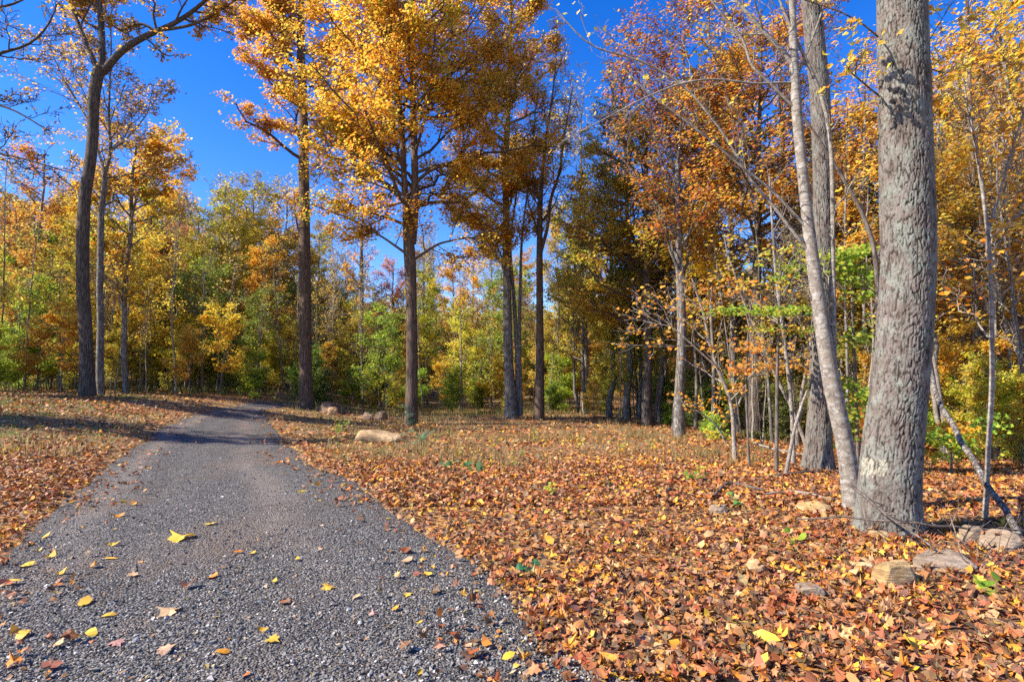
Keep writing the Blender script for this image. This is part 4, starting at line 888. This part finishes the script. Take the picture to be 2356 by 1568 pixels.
PR = {
 'yg': [proto(16, YG, 9000, 0.187, seed=20, hue2=YE, pw=.3), proto(15, YG, 9000, 0.187, seed=22, hue2=GN, pw=.35)],
 'or': [proto(16, OR, 8000, 0.179, seed=24, hue2=YE), proto(15, OR, 8500, 0.179, seed=26, pal2=OL)],
 'ye': [proto(16, YE, 8000, 0.172, seed=28, hue2=OR), proto(14, YE, 8500, 0.172, seed=29, pal2=YG)],
 'ol': [proto(16, OL, 9500, 0.187, seed=31, hue2=BR, pw=.3), proto(14, OL, 9000, 0.187, seed=33, hue2=RB)],
 'br': [proto(16, BR, 6000, 0.172, seed=35, ang=45, up=.3), proto(15, BR, 5200, 0.172, seed=36, pal2=RB)],
 'rd': [proto(14, RD, 8500, 0.156, seed=38, pal2=RB)],
 'sp': [proto(15, YE, 1170, 0.158, seed=40, ang=38, up=.4, n1=30, bark='pale_bark', w_=.12), proto(15, BR, 1350, 0.158, seed=41, ang=38, up=.4, n1=34)],
 'uy': [proto(5.2, YG, 6498, 0.132, n1=26, ln=1.9, t=(.12, 1), w_=.04, seed=43, sig=.14, flat=.3, rmin=.006), proto(6, YE, 6498, 0.132, n1=26, ln=2.0, t=(.15, 1), w_=.045, stems=2, seed=44, sig=.14, flat=.3, rmin=.006)],
 'ug': [proto(4.2, GN, 7182, 0.123, n1=24, ln=1.8, t=(.08, 1), w_=.035, stems=2, seed=45, sig=.15, flat=.3, rmin=.006), proto(3.4, LG, 5472, 0.114, n1=22, ln=1.5, t=(.08, 1), w_=.03, seed=46, sig=.14, flat=.3, rmin=.006)],
 'uo': [proto(6.5, OR, 5814, 0.132, n1=26, ln=2.3, t=(.25, 1), w_=.05, seed=47, sig=.12, flat=.2, rmin=.006), proto(5.5, YE, 5130, 0.132, n1=24, ln=2.2, t=(.2, 1), w_=.045, seed=48, sig=.12, flat=.2, hue2=OR, rmin=.006)],
 'ud': [proto(3.6, DG, 7182, 0.132, n1=24, ln=1.8, t=(.05, 1), w_=.04, stems=2, seed=49, sig=.16, flat=.3, rmin=.006), proto(5.5, DG, 7695, 0.141, n1=26, ln=2.0, t=(.1, 1), w_=.05, seed=50, hue2=OL, rmin=.006)],
 'po': [proto(9, YE, 234, 0.114, n1=12, ln=1.1, t=(.45, 1), w_=.05, ang=40, up=.3, bark='pale_bark', seed=51, rmin=.006), proto(8, BR, 180, 0.114, n1=12, ln=1.3, t=(.3, 1), w_=.045, ang=42, bark='grey_bark', seed=52, rmin=.006)],
 'my': [proto(9, YG, 8550, 0.150, n1=40, ln=3.0, t=(.08, 1), w_=.07, seed=57, sig=.17, flat=.3, hue2=YE, rmin=.008, pw=.5), proto(8, YE, 8100, 0.150, n1=36, ln=3.0, t=(.1, 1), w_=.07, seed=58, sig=.17, flat=.25, hue2=OR, rmin=.008, pw=.5)],
 'mg': [proto(8, GN, 8550, 0.150, n1=40, ln=2.8, t=(.06, 1), w_=.07, seed=59, sig=.17, flat=.3, hue2=YG, rmin=.008, pw=.5)],
 'tl': [proto(17, OR, 7000, 0.156, n1=30, t=(.5, 1), w_=.13, seed=53, hue2=OL, bark='oak_bark'), proto(16, OL, 7000, 0.156, n1=30, t=(.5, 1), w_=.12, seed=54, bark='grey_bark', hue2=YE)],
}
KIND = {'yg': ('yellow_green_tree', 'yellow-green leafy tree', 'tree'), 'or': ('orange_tree', 'bright orange tree', 'tree'), 'ye': ('yellow_tree', 'golden yellow tree', 'tree'),
 'ol': ('olive_tree', 'olive brown dense tree', 'tree'), 'br': ('brown_leaved_tree', 'dull brown tree', 'tree'), 'rd': ('scarlet_tree', 'rosy red tree', 'tree'), 'sp': ('bare_tree', 'nearly bare twiggy tree', 'tree'),
 'uy': ('yellow_sapling', 'low yellow-green sapling', 'sapling'), 'ug': ('green_shrub', 'low green shrub', 'shrub'), 'uo': ('orange_sapling', 'layered orange sapling', 'sapling'),
 'ud': ('dark_shrub', 'dark green bush', 'shrub'), 'po': ('pole_sapling', 'pale bare pole sapling', 'sapling'), 'tl': ('tall_tree', 'tall shaded trunk', 'tree'), 'my': ('young_tree', 'young yellow leafy tree', 'tree'), 'mg': ('young_tree', 'young green leafy tree', 'tree')}
GRP = {'tree': 'trees of the woods behind the clearing', 'sapling': 'saplings along the edge of the woods', 'shrub': 'shrubs along the edge of the woods'}
BG = []
def plant(kd, xd, depth, top=None, hgt=None, var=None, sc=None, tilt=0.0):
    v = R.integers(0, len(PR[kd])) if var is None else var
    tr, cr, h0 = PR[kd][v % len(PR[kd])]
    X = (xd - CXD) / FPX * depth; z = float(H(X, depth))
    if top is not None:
        P = pt(xd, top, depth); hgt = P[2] - z
    elif hgt is None: hgt = h0 * R.uniform(.85, 1.15)
    s = max(hgt, .8) / h0; sx = s if sc is None else sc
    sx = np.clip(sx, s * .7, s * 1.5)
    BG.append((kd, X, depth, z, tr, cr, s, sx, R.uniform(0, 2 * np.pi), tilt))

SKX = [-200, 0, 60, 130, 200, 260, 330, 390, 430, 470, 540, 600, 660, 720, 780, 860, 920, 1000, 1090, 1140, 1200, 1260, 1310, 1340, 1400, 1600, 1900, 2160, 2400]
SKY = [380, 430, 350, 400, 450, 430, 330, 440, 500, 425, 425, 420, 480, 520, 570, 600, 600, 560, 570, 600, 590, 640, 650, 560, 520, 540, 560, 300, 260]
EDX = [-200, 300, 600, 760, 950, 1200, 1480, 1700, 1900, 2160, 2400]; EDD = [24, 26, 30, 33, 35, 33, 24, 16, 14, 12.5, 11]
sk = lambda x: float(np.interp(x, SKX, SKY)); ed = lambda x: float(np.interp(x, EDX, EDD))
# the crowns that make the skyline
for kd, x, top, dp, var in [('ye', 62, 335, 40, 0), ('ol', -30, 430, 46, 1), ('br', 130, 440, 50, 0), ('or', 20, 480, 36, 0), ('ye', 170, 470, 42, 1), ('or', 331, 318, 44, 0),
        ('br', 400, 448, 56, 0), ('ol', 370, 470, 60, 0), ('yg', 500, 412, 42, 0), ('yg', 452, 500, 38, 1), ('ol', 585, 430, 48, 0), ('br', 640, 436, 52, 1), ('ye', 545, 470, 44, 1),
        ('ol', 735, 530, 62, 0), ('sp', 1345, 200, 32, 0), ('br', 790, 590, 70, 0), ('or', 680, 560, 50, 1), ('rd', 912, 600, 52, 0), ('mg', 884, 712, 33, 0), ('rd', 420, 505, 52, 0), ('br', 980, 560, 72, 1), ('sp', 1000, 540, 60, 0), ('ye', 1085, 560, 55, 0), ('or', 1045, 600, 58, 1),
        ('sp', 1130, 590, 60, 1), ('or', 1208, 586, 62, 0), ('or', 1180, 620, 56, 1), ('sp', 1290, 600, 60, 0), ('ye', 1320, 640, 58, 1), ('ol', 860, 660, 60, 1), ('or', 600, 560, 40, 1), ('or', 60, 560, 34, 1),
        ('ye', 200, 560, 34, 0), ('yg', 120, 600, 32, 1), ('or', 350, 560, 36, 0), ('ye', 430, 580, 40, 1), ('or', 760, 640, 50, 0), ('br', 930, 680, 50, 0)]:
    plant(kd, x, dp, top, var=var)
# deeper ranks behind
for dp, n in ((44, 13), (54, 13), (66, 14), (80, 16)):
    for k in range(n):
        x = -150 + (k + R.uniform(.1, .9)) * (1560 / n); kd = R.choice(['or', 'ye', 'ol', 'br', 'yg', 'sp'], p=[.18, .2, .2, .14, .2, .08])
        plant(kd, x, dp * R.uniform(.94, 1.06), sk(x) + R.uniform(30, 150) + (40 if dp > 60 else 0))
# right-hand woods
for dp, n in ((20, 3), (26, 5), (33, 7), (42, 9), (54, 10)):
    for k in range(n):
        x = 1380 + (k + R.uniform(.1, .9)) * (620 / n)
        if ed(x) * 1.12 > dp: continue
        plant(R.choice(['ol', 'tl', 'or', 'br', 'ye', 'sp', 'yg']), x, dp * R.uniform(.94, 1.06), sk(x) + R.uniform(20, 200))
for x, top, dp, kd, var in [(2200, 150, 17, 'or', 0), (2320, 60, 19, 'ye', 0), (2250, 240, 24, 'or', 1), (2360, 120, 26, 'or', 0), (2180, 330, 30, 'ol', 1), (2290, 180, 34, 'ye', 1), (2400, 20, 16, 'or', 0), (2170, 420, 22, 'or', 0), (2210, 480, 40, 'ye', 0), (2340, 300, 42, 'or', 1), (2260, 420, 15, 'or', 1), (2340, 440, 18, 'ye', 0), (2190, 560, 16, 'ye', 1),
        (1345, 480, 30, 'yg', 0), (1400, 360, 28, 'ye', 1), (1440, 180, 27, 'sp', 1), (1690, 90, 20, 'ye', 0), (1620, 260, 26, 'sp', 1), (1960, 430, 22, 'br', 1), (2000, 540, 26, 'ye', 1), (1930, 560, 18, 'yg', 0), (1850, 520, 30, 'or', 0), (1470, 500, 27, 'yg', 1)]:
    plant(kd, x, dp, top, var=var)
# understorey along the wood edge
for row, (m_, n) in enumerate(((1.0, 34), (1.12, 34), (1.3, 32), (1.55, 30), (1.9, 26))):
    for k in range(n):
        x = -120 + (k + R.uniform(.05, .95)) * (2600 / n); dp = ed(x) * m_ * R.uniform(.97, 1.05)
        if x < 480: pk = ['uy', 'ug', 'uo', 'ud', 'po'], [.46, .24, .16, .04, .10]
        elif x < 760: pk = ['uy', 'ug', 'uo', 'ud', 'po'], [.3, .3, .12, .12, .16]
        elif x < 1250: pk = ['uy', 'ug', 'uo', 'ud', 'po'], [.28, .28, .16, .1, .18]
        elif x < 1900: pk = ['uy', 'ug', 'uo', 'ud', 'po'], [.24, .22, .24, .12, .18]
        else: pk = ['uy', 'ug', 'uo', 'ud', 'po'], [.3, .2, .26, .06, .18]
        if 2000 < x < 2150: continue
        kd = R.choice(pk[0], p=pk[1]); h0 = PR[kd][0][2]
        hgt = h0 * R.uniform(.7, 1.2) * (.62 + .10 * row) * (1 if x < 1300 else .8) * (1.0 if dp > 20 else .75)
        if 1250 < x < 2000 and row == 0: hgt *= .6
        plant(kd, x, dp, hgt=hgt)
for dp_, n in ((1.15, 13), (1.4, 15), (1.75, 16), (2.2, 15)):
    for k in range(n):
        x = -140 + (k + R.uniform(.05, .95)) * (1640 / n)
        plant(R.choice(['my', 'mg'], p=[.68, .32]), x, ed(x) * dp_ * R.uniform(.97, 1.04), hgt=R.uniform(5, 9.5))
for k in range(12):
    x = R.uniform(1500, 2400); 
    if not 2000 < x < 2150: plant(R.choice(['my', 'mg'], p=[.75, .25]), x, ed(x) * R.uniform(1.25, 2.2), hgt=R.uniform(4, 7))
for k in range(34):
    x = -60 + (k + R.uniform(0, 1)) * 60
    plant('po', x, ed(x) * R.uniform(.98, 1.12), hgt=R.uniform(5, 10) * (1 if ed(x) > 20 else .75), tilt=R.normal(0, .07))
for k in range(44):
    x = R.uniform(2150, 2420) if k < 24 else (R.uniform(1580, 2010))
    dp = R.uniform(1.0, 2.0) * ed(x); plant('po', x, dp, hgt=R.uniform(6, 9.5), sc=R.uniform(.7, 1.2), tilt=R.normal(0, .12))
# slim trunks seen through the woods
for k in range(46):
    x = R.uniform(1300, 2356) if k < 30 else R.uniform(0, 1300); dp = ed(x) * R.uniform(1.05, 1.8)
    plant(R.choice(['po', 'tl', 'sp']), x, dp, hgt=R.uniform(9, 14) if dp > 18 else R.uniform(7, 10), sc=.55)

LM = [(200, 'dark oak'), (291, 'narrow maple'), (703, 'hollow trunk'), (833, 'thin grey tree'), (948, 'split maple'), (1178, 'ridged trunk'), (1241, 'brown trunk'), (1488, 'dark twin-stemmed trunk'), (1563, 'patchy trunk'), (1737, 'shaded trunk'), (1885, 'ridged ash'), (2060, 'furrowed trunk'), (2244, 'dark slim stem')]
ORD = 'first second third fourth fifth sixth seventh eighth ninth tenth eleventh twelfth thirteenth fourteenth fifteenth sixteenth seventeenth eighteenth nineteenth twentieth twenty-first twenty-second twenty-third twenty-fourth twenty-fifth twenty-sixth twenty-seventh twenty-eighth twenty-ninth thirtieth'.split()
seen = {}
BG.sort(key=lambda q: CXD + q[1] / q[2] * FPX)
for kd, X, Y, Z, tr, cr, s, sx, rz, tl_ in BG:
    nm, ph, cat = KIND[kd]; xd = CXD + X / Y * FPX
    a = [q for q in LM if q[0] <= xd]; b = [q for q in LM if q[0] > xd]
    key = (ph, a[-1][1] if a else '', b[0][1] if b else ''); seen[key] = seen.get(key, 0) + 1; o_ = ORD[min(seen[key], 30) - 1]
    if a and b: lb = '%s, %s from %s towards %s' % (ph, o_, a[-1][1], b[0][1])
    elif a: lb = '%s, %s past the %s, away from the road' % (ph, o_, a[-1][1])
    else: lb = '%s, %s in from the photo edge before the %s' % (ph, o_, b[0][1])
    t_ = thing(nm, lb, cat, (X, Y, Z - .1), GRP[cat]); t_.scale = (sx, sx, s); t_.rotation_euler = (0, tl_, rz)
    link('trunk', tr, t_); link('crown', cr, t_)

for k_, (kd, X, Y, hh) in enumerate([('or', -25.5, 18.5, 15), ('ye', -31, 22.5, 16), ('br', -21.5, 12.5, 13)]):
    tr, cr, h0 = PR[kd][0]; t_ = thing(KIND[kd][0], 'tree out of the picture whose shade falls over the grassy bank, %s uphill' % ORD[k_], 'tree', (X, Y, float(H(X, Y)) - .1), 'trees out of the picture')
    t_.scale = (hh / h0,) * 3; link('trunk', tr, t_); link('crown', cr, t_)

# far wood that reads as one mass
n = 90000; az = R.uniform(-1.05, 1.05, n); dd = R.uniform(92, 125, n); x = np.sin(az) * dd; y = np.cos(az) * dd
top = 9 + 5 * fbm(np.stack([x * .09, y * .09, 0 * x], 1), 81, 3) * 2 + 2.0 * fbm(np.stack([x * .4, y * .4, 0 * x], 1), 82, 2) * 2
z = H(x, y) + top * R.uniform(0, 1, n) ** .7
nrm = R.normal(0, 1, (n, 3)) + [-.3, -.8, .8]
zz = fbm(np.stack([x * .08, y * .08, 0 * x], 1), 83, 3)
c = palette(n, OR + YE + BR, [1] * 12); k = zz > .05; c[k] = palette(k.sum(), OL + YG, [1] * 8); k = zz < -.1; c[k] = palette(k.sum(), BR + RB, [1] * 8)
V, F, c = leaves('rhomb', np.stack([x, y, z], 1), R.uniform(.5, 1.0, n), nrm, c)
link('distant_woods', mesh('distant_woods', V, F, M['leaf'], c), kind='stuff', label='distant autumn woods behind the trees as one mass', category='woods')

# ------------------------------------------------------------------ single leaves lying on the road, and small plants
FL = [(418, 1240, 60, 'yellow', 'maple'), (484, 1207, 26, 'yellow', 'maple'), (692, 1129, 26, 'yellow', 'maple'), (262, 1253, 22, 'yellow', 'oval'), (255, 1282, 26, 'yellow', 'oval'), (488, 1329, 28, 'orange', 'oval'),
      (752, 1351, 38, 'yellow', 'maple'), (432, 1352, 34, 'brown', 'maple'), (392, 1411, 52, 'tan', 'maple'), (195, 1387, 38, 'yellow', 'oval'), (252, 1411, 26, 'yellow', 'oval'), (655, 1390, 26, 'brown', 'oval'),
      (52, 1466, 34, 'yellow', 'oval'), (130, 1485, 28, 'tan', 'oval'), (210, 1456, 34, 'yellow', 'oval'), (118, 1533, 40, 'brown', 'maple'), (265, 1478, 38, 'pink', 'maple'), (376, 1500, 40, 'tan', 'maple'),
      (625, 1478, 38, 'yellow', 'maple'), (512, 1506, 30, 'orange', 'oval'), (604, 1455, 24, 'orange', 'oval'), (566, 1557, 20, 'red', 'oval'), (936, 1294, 34, 'tan', 'oval'), (985, 1325, 24, 'yellow', 'oval'), (938, 1367, 26, 'yellow', 'maple'),
      (1004, 1362, 18, 'tan', 'oval'), (820, 1372, 24, 'tan', 'maple'), (910, 1402, 20, 'orange', 'oval'), (964, 1434, 20, 'yellow', 'maple'), (1076, 1486, 22, 'tan', 'oval'), (1086, 1515, 22, 'orange', 'oval'), (1190, 1534, 24, 'yellow', 'oval'),
      (1150, 1455, 24, 'orange', 'maple'), (860, 1410, 30, 'pink', 'maple'), (738, 1258, 20, 'tan', 'oval'), (685, 1288, 18, 'yellow', 'oval'), (580, 1275, 18, 'yellow', 'oval'), (548, 1273, 20, 'orange', 'oval'), (116, 1284, 24, 'yellow', 'oval'), (60, 1303, 28, 'yellow', 'oval'),
      (136, 1323, 22, 'yellow', 'oval'), (28, 1346, 28, 'yellow', 'oval'), (305, 1322, 24, 'tan', 'maple'), (630, 1342, 18, 'yellow', 'oval'), (318, 1290, 16, 'orange', 'oval'), (270, 1187, 26, 'orange', 'oval'), (1508, 1558, 40, 'yellow', 'maple'), (957, 1322, 26, 'brown', 'maple')]
CL = {'yellow': (.80, .50, .06), 'orange': (.72, .30, .03), 'tan': (.66, .42, .2), 'brown': (.34, .14, .07), 'pink': (.5, .24, .2), 'red': (.55, .13, .05)}
SH = {'maple': 'lobed', 'oval': 'oval'}; cnt = {}
for (x_, y_, w_, cn, kd) in sorted(FL, key=lambda q: -q[1]):
    b = at(x_, y_); d_ = np.hypot(b[0], b[1]); s_ = w_ / FPX * d_ * (1.0 if kd == 'maple' else 1.0)
    nr = np.array([[R.normal(0, .12), -.12 + R.normal(0, .08), 1.0]])
    V, F, c = leaves(kd, np.zeros((1, 3)), np.array([s_]), nr, palette(1, [CL[cn]], [1], .06), .35)
    key = (cn, kd); cnt[key] = cnt.get(key, 0) + 1
    lb = '%s %s fallen leaf on the gravel, %s of its kind up from the photo bottom' % (cn, SH[kd], ORD[cnt[key] - 1])
    o_ = link('fallen_leaf', mesh('fallen_leaf', V, F, M['litter'], c), label=lb, category='leaf', group='single leaves lying on the gravel road')
    o_.location = (b[0], b[1], float(HR(b[0], b[1])) + s_ * .10 + .008)

def small_plant(name, label, x_, y_, h, n, size, pal, kind='oval', spread=.5, cat='plant'):
    b = at(x_, y_); st = []; ls = []
    for k in range(max(2, n // 5)):
        q = np.array([R.normal(0, h * spread * .5), R.normal(0, h * spread * .4), h * R.uniform(.6, 1)])
        st.append(resample(np.array([[0, 0, -.02], q * [.3, .3, .5], q]), np.array([.004, .003, .002]), 6))
    for k in range(n):
        Q = st[R.integers(0, len(st))][0]; ls.append(Q[R.integers(2, 6)] + R.normal(0, size * .5, 3) * [1, 1, .4])
    nr = R.normal(0, .45, (n, 3)); nr[:, 2] += 1; nr[:, 1] -= .5
    t_ = thing(name, label, cat, b)
    V, F = wood(st, [], (5, 4, 4, 3)); link('stem', mesh('stem', V, F, M['twig'], None, True), t_)
    V, F, c = leaves(kind, np.array(ls), size * R.uniform(.6, 1.2, n), nr, palette(n, pal, [1] * len(pal)), .4); link('foliage', mesh('foliage', V, F, M['leaf'], c), t_)
GG = [(.10, .28, .08), (.14, .34, .12), (.2, .38, .16)]
small_plant('green_vine', 'blue-green leafy vine climbing the foot of the split maple', 948, 985, .8, 40, .15, [(.16, .34, .2), (.1, .26, .12), (.26, .42, .24)], cat='vine')
small_plant('leafy_weed', 'blue-green weed beside the end of the long tan boulder', 958, 1022, .35, 22, .15, [(.2, .38, .24), (.14, .3, .15)], 'oval', 1.2)
small_plant('yellow_weed', 'yellow-green feathery weed between boulder and road', 785, 1002, .5, 44, .10, LG, 'oval', .7)
small_plant('leafy_weed', 'dark green broad-leaved weed, nearest the road in open litter', 1020, 1083, .2, 8, .13, GG, 'oval', 1.4)
small_plant('leafy_weed', 'dark green broad-leaved weed with raised wing-like leaves', 1066, 1086, .25, 10, .14, GG, 'oval', 1.4)
small_plant('green_seedling', 'deep green seedling at the gravel edge', 1214, 1322, .13, 7, .08, [(.05, .2, .08), (.07, .26, .1)], 'star', 1.0, 'seedling')
small_plant('yellow_seedling', 'bright yellow-green seedling by the pointed tan rock path', 1836, 1258, .12, 5, .10, LG, 'oval', 1.2, 'seedling')
small_plant('yellow_seedling', 'yellow-green seedling beside the arched stick', 1606, 1112, .25, 14, .10, LG, 'star', 1.0, 'seedling')
small_plant('yellow_seedling', 'yellow seedling standing alone in the open litter', 1276, 1142, .25, 20, .07, [(.6, .6, .08), (.45, .5, .08)], 'oval', .7, 'seedling')
small_plant('yellow_seedling', 'spiky yellow seedling nearer the wood edge', 1410, 1120, .15, 12, .06, LG, 'oval', .9, 'seedling')
small_plant('green_seedling', 'yellow and green seedling below the grey slab', 2262, 1362, .13, 8, .11, LG, 'oval', 1.2, 'seedling')
small_plant('green_seedling', 'round-leaved green seedling between brown rock and arched stick', 1700, 1168, .2, 9, .09, [(.25, .45, .08), (.2, .4, .1)], 'oval', 1.0, 'seedling')
for k, (x_, y_) in enumerate([(1330, 1035), (1425, 1050), (1500, 1040), (1230, 1015), (1130, 1040), (1060, 1055), (1180, 1075)]):
    small_plant('yellow_weed', 'straggly yellowish weed in the clearing, %s away from the road' % ORD[[1330, 1425, 1500, 1230, 1130, 1060, 1180].index(x_) if 0 else sorted([1330, 1425, 1500, 1230, 1130, 1060, 1180]).index(x_)], x_, y_, .35, 20, .08, LG + YE, 'oval', .6)
print('objects', len(bpy.data.objects))
